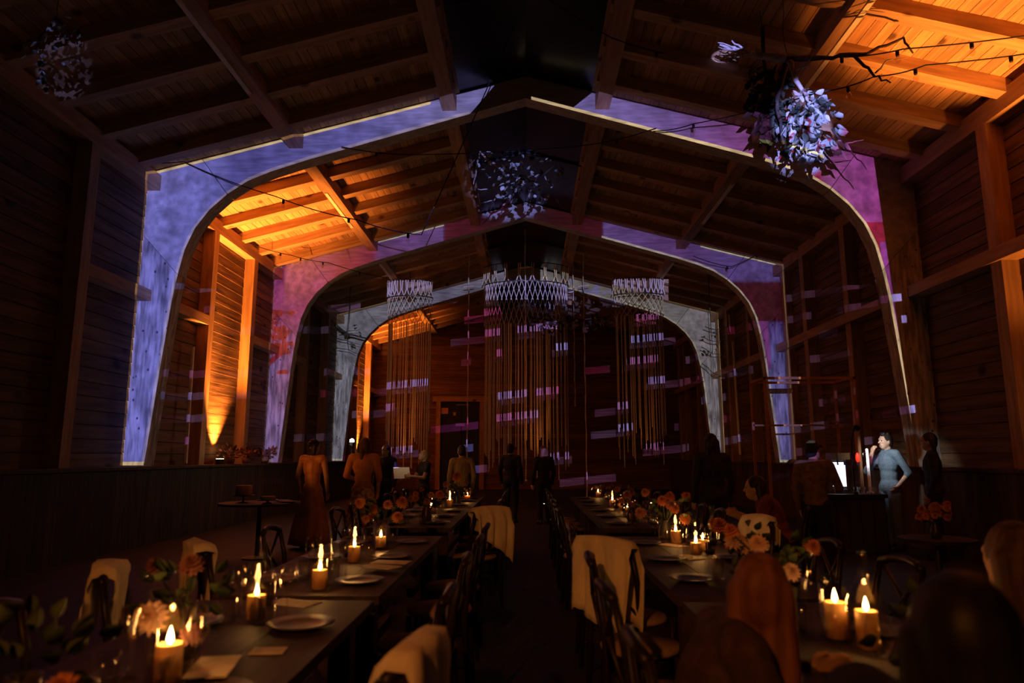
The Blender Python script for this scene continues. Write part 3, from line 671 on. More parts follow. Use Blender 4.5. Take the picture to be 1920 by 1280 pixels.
def chair_proto():
    t = thing('banquet_chair', 'dark wooden chair', 'chair')
    MB().lathe([(0, .44), (.19, .44), (.205, .455), (.195, .475), (0, .482)], 20, sx=1.05, sy=1.0).build('seat', M_SEAT, t, True)
    for s in (-1, 1):
        MB().tube([(s * .17, .165, .45), (s * .18, .175, 0)], [.019, .014], 8).build('leg', M_CHAIR, t, True)
        MB().tube([(s * .175, -.20, 0), (s * .175, -.17, .44), (s * .18, -.20, .70), (s * .165, -.235, .87)], [.014, .02, .018, .015], 8).build('leg', M_CHAIR, t, True)
    MB().tube([(s_ * .165, -.235 - .025 * (1 - (s_) ** 2), .865 + .03 * (1 - s_ ** 2)) for s_ in [-1, -.6, -.2, .2, .6, 1]], .02, 8).build('top_rail', M_CHAIR, t, True)
    for s in (-1, 1):
        MB().tube([(s * .165, -.19, .52), (0, -.235, .70), (-s * .15, -.24, .85)], .011, 6).build('cross_slat', M_CHAIR, t, True)
    MB().tube([(-.17, -.175, .5), (.17, -.175, .5)], .012, 6).build('back_rail', M_CHAIR, t, True)
    for (a, b) in (((-.175, .17, .2), (.175, .17, .2)), ((-.175, .17, .16), (-.175, -.19, .16)), ((.175, .17, .16), (.175, -.19, .16))):
        MB().tube([a, b], .009, 6).build('stretcher', M_CHAIR, t)
    return t
CH = chair_proto(); _used = [0]
def chair(x, y, rz, label, group=None):
    if not _used[0]:
        _used[0] = 1; CH.location = (x, y, 0); CH.rotation_euler = (0, 0, rz); CH['label'] = label
        if group: CH['group'] = group
        return CH
    c = copy_tree(CH, (x, y, 0), rz, label)
    if group: c['group'] = group
    elif 'group' in c: del c['group']
    return c
AISLE = [1.25, 2.1, 2.92, 3.72]
FAR = [6.9, 7.6, 8.3, 9.4, 10.1, 10.8]
H90 = math.pi / 2
ORDN = ['nearest', 'second', 'third', 'fourth', 'fifth', 'farthest']
chair(.55, 1.25, -H90, 'chair under the nearest dark-haired diner, right of the aisle')
chair(.55, 2.1, -H90, 'chair under the auburn-haired diner, right of the aisle')
chair(.55, 2.92, -H90 + .06, 'empty rush-seated chair next past the auburn-haired diner')
chair(.57, 3.72, -H90 - .08, 'empty rush-seated chair between the auburn-haired diner and the shawl chair')
SHR = chair(.62, 4.36, -R(42), 'turned-out chair carrying a long pale shawl, right of the aisle')
chair(.56, 5.15, -H90, 'empty chair just beyond the long pale shawl, right of the aisle')
for q, y in enumerate(FAR): chair(.55, y, -H90 + random.uniform(-.1, .1), '%s dark chair on the aisle side of the far right tables' % ORDN[q], 'aisle chairs at the far right tables')
chair(1.66, 2.35, H90, 'chair under the diner at the right edge of the picture')
chair(1.64, 1.4, H90, 'empty chair at the outer side of the nearest right table, nearest the camera')
chair(1.62, 3.6, H90 + .1, 'empty chair at the outer side of the right row beside the gap between tables')
chair(1.60, 4.4, H90, 'empty chair at the outer side of the second right table, near end')
NPC = chair(1.62, 5.62, H90 + .5, 'chair with a pale napkin-like wrap at the end of the second right table')
for q, y in enumerate(FAR): chair(1.62, y, H90 + random.uniform(-.1, .1), '%s dark chair on the outer side of the far right tables' % ORDN[q], 'outer chairs at the far right tables')
SL1 = chair(-.54, 1.96, H90 - .2, 'chair with a pale shawl over its back, nearest left of the aisle')
chair(-.55, 2.8, H90, 'empty chair left of the aisle next past the nearest shawl')
chair(-.56, 3.7, H90 + .05, 'empty chair left of the aisle at the start of the second table')
chair(-.55, 4.55, H90, 'empty chair left of the aisle at the middle of the second table')
chair(-.55, 5.3, H90, 'empty chair left of the aisle at the far end of the second table')
SL2 = chair(-.50, 6.85, H90 - .9, 'turned chair with two pale wraps over its back, at the third left table')
for q, y in enumerate(FAR[1:]): chair(-.55, y, H90 + random.uniform(-.1, .1), '%s dark empty chair on the aisle side of the far left tables' % ORDN[q + (q == 4)], 'aisle chairs at the far left tables')
chair(-1.62, 1.5, -H90, 'empty chair at the outer side of the nearest left table, nearest the camera')
chair(-1.62, 2.45, -H90, 'empty chair at the outer side of the nearest left table, middle place')
SL3 = chair(-1.62, 3.25, -H90 + .3, 'chair with a small pale wrap at the outer side of the left row, nearer one')
SL4 = chair(-1.64, 4.15, -H90 + .6, 'chair hung with a large pale wrap at the outer side of the second left table')
chair(-1.60, 5.1, -H90, 'empty chair at the outer side of the second left table, far end')
for q, y in enumerate(FAR): chair(-1.62, y, -H90 + random.uniform(-.1, .1), '%s dark chair on the outer side of the far left tables' % ORDN[q], 'outer chairs at the far left tables')

M_SHAWL = noisy('cream_wrap', (.74, .62, .48), (.88, .77, .62), 14, (1, 1, .4), .95, .1)
def shawl(ch, label, wd, bl, fl_, seed, skew=0.0, z0=.922, name='shawl'):
    """cloth folded over the top rail of a chair; same local frame as the chair"""
    rnd = random.Random(seed); nu, nv = 19, 22; vs = []; ph = rnd.random() * 6
    tot = bl + fl_
    for j in range(nv):
        s = j / (nv - 1) * tot
        for i in range(nu):
            q = i / (nu - 1) * 2 - 1
            x_ = q * wd / 2
            d = s - bl                       # <0 behind the chair, >0 in front
            fold = .018 * math.sin(q * 9 + ph) * min(1, abs(d) * 6) + .010 * math.sin(q * 17 + 2 * ph + d * 5) * min(1, abs(d) * 5)
            k = min(1, abs(d) / .035)
            yy = -.258 + (-.042 if d < 0 else .062) * k + (fold if d < 0 else fold * .7) - (0.02 * (1 - q * q) if abs(d) < .05 else 0)
            zz = z0 - max(0, abs(d) - .02) + .018 * (1 - q * q) - (.0 if d < 0 else 0)
            taper = 1 - .35 * max(0, abs(d) - .1)
            drop = skew * q * abs(d) * .6
            lim = (.03 if abs(q) > .93 else 0)
            vs.append((x_ * taper + (.03 * math.sin(3 * d + ph) if abs(d) > .1 else 0), yy - (.03 * abs(d)), zz - drop - lim))
    fs = [(j * nu + i, j * nu + i + 1, (j + 1) * nu + i + 1, (j + 1) * nu + i) for j in range(nv - 1) for i in range(nu - 1)]
    o = MB().add(vs, fs).build(name, M_SHAWL, None, True)
    o.location = ch.location; o.rotation_euler = ch.rotation_euler
    md = o.modifiers.new('thick', 'SOLIDIFY'); md.thickness = .007; md.offset = 1
    return tag(o, label, 'shawl')
shawl(SHR, 'long cream shawl draped over the turned-out chair right of the aisle', .40, .50, .42, 1, .35)
shawl(SL1, 'cream shawl over the chair nearest the camera, left of the aisle', .30, .45, .30, 2, -.2)
shawl(SL2, 'cream wrap over the chair back at the third left table', .42, .38, .30, 3, .5)
shawl(SL3, 'small cream wrap over the nearer outer chair of the left row', .22, .30, .28, 4, .6)
shawl(SL4, 'large crumpled cream wrap over the outer chair at the second left table', .40, .30, .50, 5, -.5)
shawl(NPC, 'folded cream wrap over the outer chair at the end of the second right table', .30, .30, .26, 6, .5)

# candles under bottle-shaped glass cloches
M_WAX = bpy.data.materials.new('candle_wax'); M_WAX.use_nodes = True
_b = M_WAX.node_tree.nodes['Principled BSDF']; _b.inputs['Base Color'].default_value = (.80, .46, .17, 1); _b.inputs['Subsurface Weight'].default_value = .6
_b.inputs['Subsurface Radius'].default_value = (.05, .025, .008); _b.inputs['Roughness'].default_value = .5
M_FLAME = mat('flame', (1, .7, .3), .5, emit=(1.0, .52, .15), estr=60)
M_GLASS = glass('clear_glass', (.97, .96, .94)); M_AMBER = glass('bottle_glass', (.55, .42, .2))
WAX = {h: MB().lathe([(0, 0), (.036, 0), (.037, h * .5), (.036, h), (.028, h - .004), (.01, h - .012), (0, h - .012)], 16).mesh('pillar_candle', M_WAX, True) for h in (.07, .09, .12)}
FLM = MB().lathe([(0, 0), (.006, .004), (.0095, .014), (.007, .028), (.003, .042), (0, .05)], 10).mesh('flame', M_FLAME, True)
WICK = MB().tube([(0, 0, 0), (.001, 0, .014)], .0015, 5).mesh('wick', M_BLACK)
CLO = MB().lathe([(.062, 0), (.064, .06), (.062, .15), (.048, .19), (.022, .225), (.016, .25), (.015, .30), (.018, .305), (.018, .312), (.013, .312)], 20).mesh('glass_cloche', M_GLASS, True)
CYL = MB().lathe([(.052, 0), (.053, .01), (.053, .19), (.050, .19), (.050, .012), (0, .012)], 20).mesh('glass_cylinder', M_GLASS, True)
def candle(x, y, label, h=.09, kind='cloche', power=1.6, z=.76, group=None):
    t = thing('pillar_candle', label, 'candle', (x, y, z))
    if group: t['group'] = group
    zz = .012 if kind == 'cyl' else 0
    link('wax', WAX[h], t, (0, 0, zz)); link('wick', WICK, t, (0, 0, zz + h - .013)); link('flame', FLM, t, (0, 0, zz + h - .004))
    if kind: link('glass_cloche' if kind == 'cloche' else 'glass_cylinder', CLO if kind == 'cloche' else CYL, t)
    point('candle_light', (x, y, z + zz + h + .03), power * 1.5, WARM, .012)
CA = [(-1.01, 2.05, 'big bright candle at the bottom left corner of the picture', .12, 'cloche', .9),
      (-1.02, 3.53, 'lit candle under glass on the left row, next to the table gap', .09, 'cloche', .7),
      (-1.07, 4.42, 'lit candle under tall bottle glass at the middle of the second left table', .09, 'cloche', .7),
      (-1.03, 5.02, 'small lit candle near the far end of the second left table', .07, 'cyl', .5),
      (-1.09, 2.90, 'lit taper-thin candle inside a bottle on the nearest left table', .09, 'cloche', .5),
      (-1.09, 8.07, 'lit candle in a round glass on the third left table, nearer one', .09, 'cloche', .7),
      (-.99, 9.08, 'lit candle in a round glass at the start of the farthest left table', .09, 'cloche', .7),
      (-.86, 10.2, 'tiny distant candle on the farthest left table', .07, 'cyl', .8),
      (1.12, 11.2, 'most distant candle on the right row', .07, 'cyl', .9),
      (1.09, 9.10, 'candle on the farthest right table, leftmost of the close trio', .09, 'cloche', .5),
      (1.11, 8.45, 'candle on the third right table, middle of the close trio', .09, 'cloche', .5),
      (1.08, 7.69, 'candle on the third right table, nearest of the close trio', .09, 'cyl', .5),
      (1.11, 5.37, 'bright lit candle under glass at the far end of the second right table', .09, 'cloche', .7),
      (1.13, 4.83, 'lit candle inside a slender bottle on the second right table', .07, 'cloche', .6),
      (1.22, 5.00, 'short bare candle beside the slender bottle on the second right table', .07, None, .6),
      (1.09, 2.60, 'left of two candles glowing at the nearest right table', .12, 'cyl', .7),
      (1.16, 2.52, 'right of two candles glowing at the nearest right table', .12, 'cloche', .6)]
for x, y, l, h, k, p in CA: candle(x, y, l, h, k, p)
# bottles, glasses, plates, cards
BOT = MB().lathe([(0, 0), (.036, 0), (.038, .01), (.038, .17), (.030, .205), (.014, .235), (.0125, .30), (.015, .302), (.015, .31), (.011, .31)], 16).mesh('bottle', M_GLASS, True)
GLS = MB().lathe([(0, 0), (.032, 0), (.032, .003), (.006, .008), (.004, .09), (.018, .10), (.036, .13), (.038, .16), (.030, .205), (.0285, .205), (.036, .16), (.034, .132), (.016, .104), (0, .10)], 16).mesh('wine_glass', M_GLASS, True)
TUM = MB().lathe([(0, 0), (.03, 0), (.036, .10), (.0345, .10), (.029, .006), (0, .006)], 14).mesh('tumbler', M_GLASS, True)
M_CHINA = mat('china', (.08, .06, .045), .4); M_CARD = noisy('card_paper', (.58, .47, .36), (.70, .58, .46), 20)
PLT = MB().lathe([(0, .004), (.07, .004), (.085, .010), (.125, .018), (.127, .021), (.085, .014), (.07, .008), (0, .008)], 24).mesh('plate', M_CHINA, True)
def put(me, name, x, y, label, cat, rz=0, z=.76, group=None):
    o = link(name, me, None, (x, y, z), (0, 0, rz)); return tag(o, label, cat, group)
put(BOT, 'glass_bottle', -1.0, 3.62, 'clear glass bottle right behind the candle by the left table gap', 'bottle')
put(BOT, 'glass_bottle', -1.02, 2.80, 'clear glass bottle beside the bottle candle on the nearest left table', 'bottle')
put(BOT, 'glass_bottle', -1.06, 2.00, 'tall clear bottle next to the big bright corner candle', 'bottle')
put(BOT, 'glass_bottle', 1.02, 2.62, 'clear glass bottle left of the two glowing candles, nearest right table', 'bottle')
put(BOT, 'glass_bottle', 1.24, 4.80, 'clear bottle among glasses on the second right table', 'bottle')
rnd = random.Random(5)
for s, sd in ((-1, 'left'), (1, 'right')):
    for k, (a, b) in enumerate(TY):
        o = ['nearest', 'second', 'third', 'farthest'][k]
        ys = [a + .38 + i * (b - a - .5) / 2.5 for i in range(3)]
        for yi, y in enumerate(ys):
            pl_ = ['near', 'middle', 'far'][yi]
            for side, xo in (('aisle', .22), ('outer', -.22)):
                x = s * (1.08 - xo)
                yy = y + rnd.uniform(-.05, .05)
                put(PLT, 'dinner_plate', x, yy, 'round dinner plate on the %s side of the %s %s table, %s place' % (side, o, sd, pl_), 'plate', group='plates, %s side of the %s %s table' % (side, o, sd))
                put(GLS, 'wine_glass', x + s * (.11 if side == 'aisle' else -.13), yy + .16, 'stemmed wine glass on the %s side of the %s %s table, %s place' % (side, o, sd, pl_), 'glass', group='wine glasses, %s side of the %s %s table' % (side, o, sd))
                if k < 3: put(TUM, 'water_tumbler', x + s * (.15 if side == 'aisle' else -.13), yy + .05, 'water tumbler on the %s side of the %s %s table, %s place' % (side, o, sd, pl_), 'glass', group='tumblers, %s side of the %s %s table' % (side, o, sd))
CRD = MB().box(-.055, .055, -.04, .04, 0, .003).mesh('place_card', M_CARD)
MEN = MB().box(-.06, .06, -.11, .11, 0, .003).mesh('menu_card', M_CARD)
put(CRD, 'place_card', -.86, 2.42, 'small cream card lying flat on the nearest left table, aisle side', 'card', .1, z=.762)
put(MEN, 'menu_card', -.93, 2.16, 'cream menu card at the bottom edge, beside the corner candle', 'card', .2, z=.785)
put(MEN, 'menu_card', -1.03, 3.18, 'cream folded card by the candle at the left table gap', 'card', 1.2, z=.762)
put(MEN, 'menu_card', -.80, 4.22, 'cream napkin card on the aisle side of the second left table', 'card', 1.4, z=.785)
put(MEN, 'menu_card', -.83, 4.05, 'second cream napkin card on the aisle edge of the second left table', 'card', 1.1, z=.785)
put(MEN, 'menu_card', 1.05, 5.22, 'cream card glowing in front of the bright candle, second right table', 'card', .6, z=.762)
put(MEN, 'menu_card', 1.03, 4.62, 'cream napkin card nearer the camera on the second right table', 'card', .3, z=.762)

# flowers
M_PET = {'orange': noisy('orange_petal', (.50, .16, .06), (.72, .30, .13), 10, rand=.2), 'blush': noisy('blush_petal', (.62, .36, .26), (.80, .54, .42), 10, rand=.2),
         'dusty': noisy('dusty_petal', (.40, .16, .16), (.60, .30, .28), 10, rand=.2)}
def dahlia_mesh(m, seed):
    rnd = random.Random(seed); mb = MB()
    for ring in range(6):
        n = 13 - ring; el = R(-12 + ring * 19); L = .052 * (1 - ring * .09)
        for k in range(n):
            an = 2 * math.pi * (k + ring * .5) / n + rnd.uniform(-.1, .1)
            d = Vector((math.cos(an) * math.cos(el), math.sin(an) * math.cos(el), math.sin(el))); t = Vector((-math.sin(an), math.cos(an), 0)); up = d.cross(t)
            w_ = .0125; b = Vector((0, 0, .004 * ring))
            mb.add([b, b + d * L * .5 + t * w_ + up * -.004, b + d * L, b + d * L * .5 - t * w_ + up * -.004, b + d * L * .55 + up * .005], [(0, 1, 4), (1, 2, 4), (2, 3, 4), (3, 0, 4)])
    return mb.mesh('blossom', m, True)
DAH = {k: [dahlia_mesh(m, i) for i in range(2)] for k, m in M_PET.items()}
leafg = leaf_mesh('leaf', noisy('bouquet_leaf', (.03, .05, .02), (.09, .12, .05), 6, rand=.3), .055, .016)
M_STEM = mat('green_stem', (.05, .08, .03), .8)
VASE = MB().lathe([(0, 0), (.045, 0), (.055, .03), (.05, .09), (.032, .13), (.036, .16), (.032, .16), (.028, .13), (.0, .12)], 16).mesh('vase', mat('dark_vase', (.05, .04, .035), .35), True)
def bouquet(x, y, label, blooms, seed, z=.76, nleaf=22, spread=.17):
    """blooms: list of (dx, dy, dz, kind, scale) relative to the vase top"""
    t = thing('flower_arrangement', label, 'flowers', (x, y, z)); rnd = random.Random(seed)
    link('vase', VASE, t)
    for dx, dy, dz, kind, sc in blooms:
        p = Vector((dx, dy, .16 + dz))
        MB().tube([(0, 0, .12), Vector((dx * .4, dy * .4, .13 + dz * .5)), p - Vector((0, 0, .005))], .004, 5).build('stem', M_STEM, t)
        o = link('blossom', DAH[kind][rnd.randrange(2)], t, tuple(p)); d = Vector((dx * 2 + rnd.uniform(-.1, .1), dy * 2 - .35, .5))
        o.rotation_mode = 'QUATERNION'; o.rotation_quaternion = d.to_track_quat('Z', 'Y'); o.scale = (sc,) * 3
    for k in range(nleaf):
        d = Vector((rnd.uniform(-1, 1), rnd.uniform(-1, 1), rnd.uniform(-.1, 1))).normalized()
        l = link('leaf', leafg, t, tuple(Vector((0, 0, .15)) + d * rnd.uniform(.04, spread))); l.rotation_mode = 'QUATERNION'; l.rotation_quaternion = (d + Vector((0, 0, rnd.uniform(-.6, .3)))).to_track_quat('Y', 'Z')
def rb(seed, n, kinds, sp=.17, up=.16):
    r_ = random.Random(seed); return [(r_.uniform(-sp, sp), r_.uniform(-sp, sp), r_.uniform(.0, up), r_.choice(kinds), r_.uniform(.7, 1.1)) for _ in range(n)]
bouquet(-1.12, 2.36, 'big pale dahlia arrangement on the nearest left table', [(-.02, -.18, .0, 'blush', 1.1), (.10, -.16, -.05, 'dusty', .75), (.0, .02, .12, 'dusty', .9), (-.16, .1, .1, 'dusty', .8)], 1)
bouquet(-1.12, 1.62, 'dim flower arrangement at the far left bottom of the picture', [(-.04, -.12, -.04, 'blush', .7), (.12, -.05, -.02, 'orange', .9), (-.2, .0, .02, 'orange', .7)], 2)
bouquet(-1.10, 5.45, 'dusky dahlia arrangement at the far end of the second left table', rb(3, 8, ['dusty', 'orange']), 3)
bouquet(-1.02, 7.2, 'low dusky flower arrangement at the near end of the third left table', rb(4, 7, ['dusty', 'orange']), 4)
bouquet(-.95, 9.6, 'orange flower arrangement on the farthest left table', [(0, -.05, .2, 'orange', 1.6), (.1, 0, .12, 'orange', .5), (-.15, 0, .1, 'dusty', 1)], 5)
bouquet(1.08, 5.95 - .35, 'dusky orange dahlia arrangement at the far end of the second right table', rb(6, 9, ['orange', 'dusty'], .2, .2), 6, nleaf=34, spread=.22)
bouquet(1.05, 7.15, 'low dusky flower arrangement at the near end of the third right table', rb(7, 6, ['dusty', 'orange']), 7)
bouquet(1.06, 3.05, 'scattered pale dahlias at the end of the nearest right table', [(-.10, -.05, .12, 'blush', .9), (-.02, -.18, .03, 'blush', .8), (.14, .0, .1, 'orange', .8), (-.16, .12, .15, 'orange', .8)], 8)
bouquet(1.12, 3.75, 'ring of pale dahlias on the near end of the second right table', rb(9, 6, ['blush', 'orange'], .16, .12), 9)
bouquet(1.05, 1.9, 'low dark flowers by the nearest right diner', rb(10, 3, ['orange', 'dusty'], .12, .02), 10)

# small side table with an orange dried bouquet, right
def round_table(x, y, h, r, label):
    t = thing('round_side_table', label, 'table', (x, y, 0))
    MB().lathe([(0, h - .03), (r, h - .03), (r, h), (0, h)], 28).build('top', M_TABLE, t); MB().lathe([(0, 0), (.2, 0), (.2, .02), (.035, .04), (.03, h - .03), (0, h - .03)], 16).build('pedestal', M_STEEL, t)
round_table(3.95, 7.0, .62, .34, 'small round side table under the bright orange dried bouquet')
bouquet(3.95, 7.0, 'bright orange dried bouquet on the small round side table at right', rb(21, 22, ['orange'], .13, .16), 21, z=.62, nleaf=10, spread=.12)
# dessert table, left
round_table(-3.75, 9.9, .76, .55, 'round dessert table left of the banquet rows')
M_CAKE = noisy('cake', (.55, .30, .16), (.75, .48, .30), 14)
def cake(x, y, label, r, h, sh):
    t = thing('cake_stand', label, 'cake stand', (x, y, .76))
    MB().lathe([(0, 0), (.07, 0), (.06, .012), (.015, .02), (.012, sh - .02), (.05, sh - .006), (r + .04, sh - .004), (r + .04, sh + .006), (0, sh + .004)], 20).build('stand', M_CHINA, t, True)
    c = MB().lathe([(0, sh + .005), (r, sh + .005), (r, sh + h * .9), (r * .95, sh + h), (0, sh + h)], 20)
    c.build('cake', M_CAKE, t, True)
cake(-3.95, 9.8, 'cake stand holding a tall cake on the left dessert table', .11, .14, .10)
cake(-3.55, 9.65, 'low cake stand with a flat cake on the left dessert table', .10, .05, .05)
for x, y, q in ((-3.50, 10.12, 'farther'), (-3.35, 9.88, 'nearer')): put(PLT, 'dessert_plate', x, y, q + ' dessert plate at the right rim of the round dessert table', 'plate', group='dessert plates on the round table')

# ------------------------------------------------------------------ bar
t = thing('bar_counter', 'dark bar counter in front of the right ledge', 'counter', (4.95, 10.75, 0))
MB().box(-.85, .30, -.32, .32, .80, .85).build('counter_top', M_BLACK, t); MB().box(-.82, .27, -.28, .28, 0, .80).build('body', mat('bar_front', (.018, .018, .02), .5), t)
for k in range(6): MB().box(-.80 + k * .178, -.635 + k * .178, -.295, -.28, .03, .77).build('front_board', mat('bar_board', (.03, .028, .027), .6), t)
t = thing('bar_canopy_frame', 'square-tube canopy frame standing over the bar', 'frame', (4.55, 11.2, 0))
for (x, y) in ((-.72, .0), (.70, .0), (-.72, .7), (.70, .7)): MB().box(x - .02, x + .02, y - .02, y + .02, 0, 2.62).build('upright', M_RUST, t)
for (a, b) in (((-.72, .0), (.70, .0)), ((-.72, .7), (.70, .7)), ((-.72, .0), (-.72, .7)), ((.70, .0), (.70, .7))):
    MB().box(min(a[0], b[0]) - .02, max(a[0], b[0]) + .02, min(a[1], b[1]) - .02, max(a[1], b[1]) + .02, 2.62, 2.66).build('top_rail', M_RUST, t)
MB().box(-.72, .70, .68, .72, 1.9, 1.93).build('shelf_rail', M_RUST, t)
BZ = .85
t = thing('added_clip_lamp', 'added black gooseneck lamp carrying the cool light, clipped to the bar front', 'lamp', (4.80, 10.47, BZ))  # fixture added only to carry the cool bar light
MB().box(-.03, .03, -.03, .03, 0, .04).build('clamp', M_BLACK, t)
MB().tube([(0, 0, .04), (-.02, -.02, .4), (-.03, -.08, .8), (.0, -.13, .95)], .010, 8).build('gooseneck', M_BLACK, t, True)
_M = Matrix.Translation((.045, -.115, .955)) @ Vector((.8, .79, -.52)).to_track_quat('Z', 'Y').to_matrix().to_4x4()
MB().lathe([(.015, -.06), (.03, -.05), (.05, .0), (.046, .0), (.026, -.046), (0, -.05)], 14, _M).build('shade', M_BLACK, t, True)
MB().lathe([(0, -.02), (.02, -.018), (.022, -.03), (0, -.04)], 10, _M).build('bulb', mat('cool_bulb', (1, 1, 1), .4, emit=(.86, .93, 1), estr=20), t, True)
M_CHROME = mat('chrome', (.8, .82, .85), .18, 1.0)
t = thing('drinks_dispenser', 'bright chrome drinks dispenser on the bar', 'dispenser', (4.72, 10.78, BZ))
MB().box(-.12, .12, -.12, .12, 0, .06).build('drip_tray', M_CHROME, t); MB().box(-.11, .11, .0, .12, .06, .50).build('column', M_CHROME, t)
MB().box(-.13, .13, -.12, .12, .50, .60).build('head', M_CHROME, t)
MB().tube([(-.05, -.09, .50), (-.05, -.10, .42)], .012, 8).build('tap', M_BLACK, t); MB().tube([(.05, -.09, .50), (.05, -.10, .42)], .012, 8).build('tap', M_BLACK, t)
MB().box(-.10, .10, -.005, 0, .10, .46).build('lit_panel', mat('lit_panel', (.8, .85, 1), .4, emit=(.75, .85, 1), estr=1.6), t)
for i, (dx, dy) in enumerate(((-.30, .05), (-.22, .12), (.28, .02), (.36, .08), (.20, .14))):
    put(BOT, 'bar_bottle', 4.72 + dx, 10.78 + dy, ['leftmost clear bottle on the bar', 'second clear bottle on the bar, left of the dispenser', 'clear bottle on the bar right of the dispenser', 'rightmost clear bottle on the bar', 'clear bottle standing behind the dispenser on the bar'][i], 'bottle', z=BZ)
for i in range(5): put(TUM, 'bar_tumbler', 4.88 + i * .08, 10.60, '%s clear tumbler in the front row on the bar' % ['leftmost', 'second', 'middle', 'fourth', 'rightmost'][i], 'glass', z=BZ, group='tumblers along the bar front')
t = thing('red_lamp', 'small glowing red lamp on a post at the bar', 'lamp', (5.12, 11.0, BZ))
MB().tube([(0, 0, 0), (0, 0, .46)], .012, 8).build('post', M_BLACK, t)
MB().sph((0, 0, .53), (.030, .030, .075), 12, 8).build('red_globe', mat('red_glow', (.9, .02, .01), .4, emit=(1, .02, .005), estr=1.6), t, True)
t = thing('tap_column', 'tall white tap column on the bar beside the man', 'column', (5.20, 10.85, BZ))
MB().lathe([(0, 0), (.05, 0), (.05, .015), (.022, .03), (.02, .66), (0, .67)], 12).build('column', mat('white_enamel', (.7, .7, .72), .35), t, True)
MB().tube([(0, 0, .60), (-.08, -.04, .60), (-.09, -.045, .54)], .010, 8).build('spout', M_CHROME, t, True)
t = thing('glass_pitcher', 'empty glass pitcher on the bar left of the dispenser', 'pitcher', (4.55, 10.9, BZ))
MB().lathe([(0, 0), (.06, 0), (.075, .08), (.06, .2), (.065, .24), (.062, .24), (.057, .2), (.07, .08), (0, .008)], 18).build('body', M_GLASS, t, True)
MB().tube([(.06, 0, .2), (.12, 0, .18), (.12, 0, .08), (.07, 0, .06)], .008, 6).build('handle', M_GLASS, t, True)

# ------------------------------------------------------------------ people
def caps(mb, p, q, r0, r1, n=10):
    p, q = Vector(p), Vector(q); d = q - p; L = max(d.length, 1e-4); t = d / L; pts, rs = [], []
    for k in range(4):
        a = H90 * k / 4; pts.append(p - t * r0 * math.cos(a)); rs.append(max(r0 * math.sin(a), .0008))
    pts += [p, q]; rs += [r0, r1]
    for k in range(3, -1, -1):
        a = H90 * k / 4; pts.append(q + t * r1 * math.cos(a)); rs.append(max(r1 * math.sin(a), .0008))
    mb.tube(pts, rs, n)
TMPS = bpy.data.scenes.new('fusing')
def fuse(mb, name, m, parent, vox, smooth=3):
    me = bpy.data.meshes.new('tmp'); me.from_pydata(mb.v, [], mb.f)
    bm = bmesh.new(); bm.from_mesh(me); bmesh.ops.recalc_face_normals(bm, faces=bm.faces); bm.to_mesh(me); bm.free()
    o = bpy.data.objects.new('tmp', me); TMPS.collection.objects.link(o)
    a = o.modifiers.new('r', 'REMESH'); a.mode = 'VOXEL'; a.voxel_size = vox
    b = o.modifiers.new('s', 'SMOOTH'); b.factor = .5; b.iterations = smooth
    vl = TMPS.view_layers[0]; vl.update(); dg = vl.depsgraph; r = bpy.data.meshes.new_from_object(o.evaluated_get(dg)); r.name = name
    bpy.data.objects.remove(o); bpy.data.meshes.remove(me)
    r.materials.clear(); r.materials.append(m)
    for p in r.polygons: p.use_smooth = True
    return link(name, r, parent)
STAND = dict(pel=(0, 0, .93), chest=(0, -.005, 1.25), neck=(0, -.02, 1.43), head=(0, .015, 1.575),
             shL=(-.185, -.01, 1.39), elL=(-.245, -.03, 1.11), wrL=(-.235, .06, .86), shR=(.185, -.01, 1.39), elR=(.245, -.03, 1.11), wrR=(.235, .06, .86),
             hipL=(-.09, 0, .90), knL=(-.10, .02, .50), anL=(-.10, -.03, .09), hipR=(.09, 0, .90), knR=(.10, .02, .50), anR=(.10, -.03, .09))
SIT = dict(pel=(0, -.02, .56), chest=(0, .09, .82), neck=(0, .17, .965), head=(0, .235, 1.06),
           shL=(-.18, .13, .93), elL=(-.26, .20, .70), wrL=(-.16, .42, .80), shR=(.18, .13, .93), elR=(.26, .20, .70), wrR=(.16, .42, .80),
           hipL=(-.09, .02, .55), knL=(-.11, .40, .53), anL=(-.11, .36, .09), hipR=(.09, .02, .55), knR=(.11, .40, .53), anR=(.11, .36, .09))
SKIN = noisy('skin', (.42, .24, .16), (.50, .30, .21), 12, rough=.55); M_EYE = mat('eye', (.02, .015, .012), .2); M_LIP = mat('lips', (.35, .12, .10), .5)
def hand(mb, el, wr, hint, side, curl=.5):
    el, wr = Vector(el), Vector(wr); d = (wr - el).normalized(); n = Vector(hint); n = (n - d * n.dot(d)).normalized(); s = d.cross(n) * side
    # n: palm normal, s: towards the thumb
    pal = wr + d * .045
    for k in (-1, 0, 1): caps(mb, wr + s * k * .012, wr + d * .085 + s * k * .026, .015, .013)
    for k, L in ((1.35, .062), (.45, .072), (-.45, .068), (-1.35, .052)):
        b = wr + d * .088 + s * k * .021; dd = (d + n * curl * .5).normalized(); m_ = b + dd * L * .5
        d2 = (d * (1 - curl) + n * (.3 + curl)).normalized(); caps(mb, b, m_, .0092, .0085, 8); caps(mb, m_, m_ + d2 * L * .5, .0085, .0072, 8)
    b = wr + d * .03 + s * .026; t1 = (d * .7 + s * .8 + n * .25).normalized(); m_ = b + t1 * .035; caps(mb, b, m_, .0125, .0105, 8)
    caps(mb, m_, m_ + (d + s * .25 + n * .3).normalized() * .032, .0105, .008, 8)
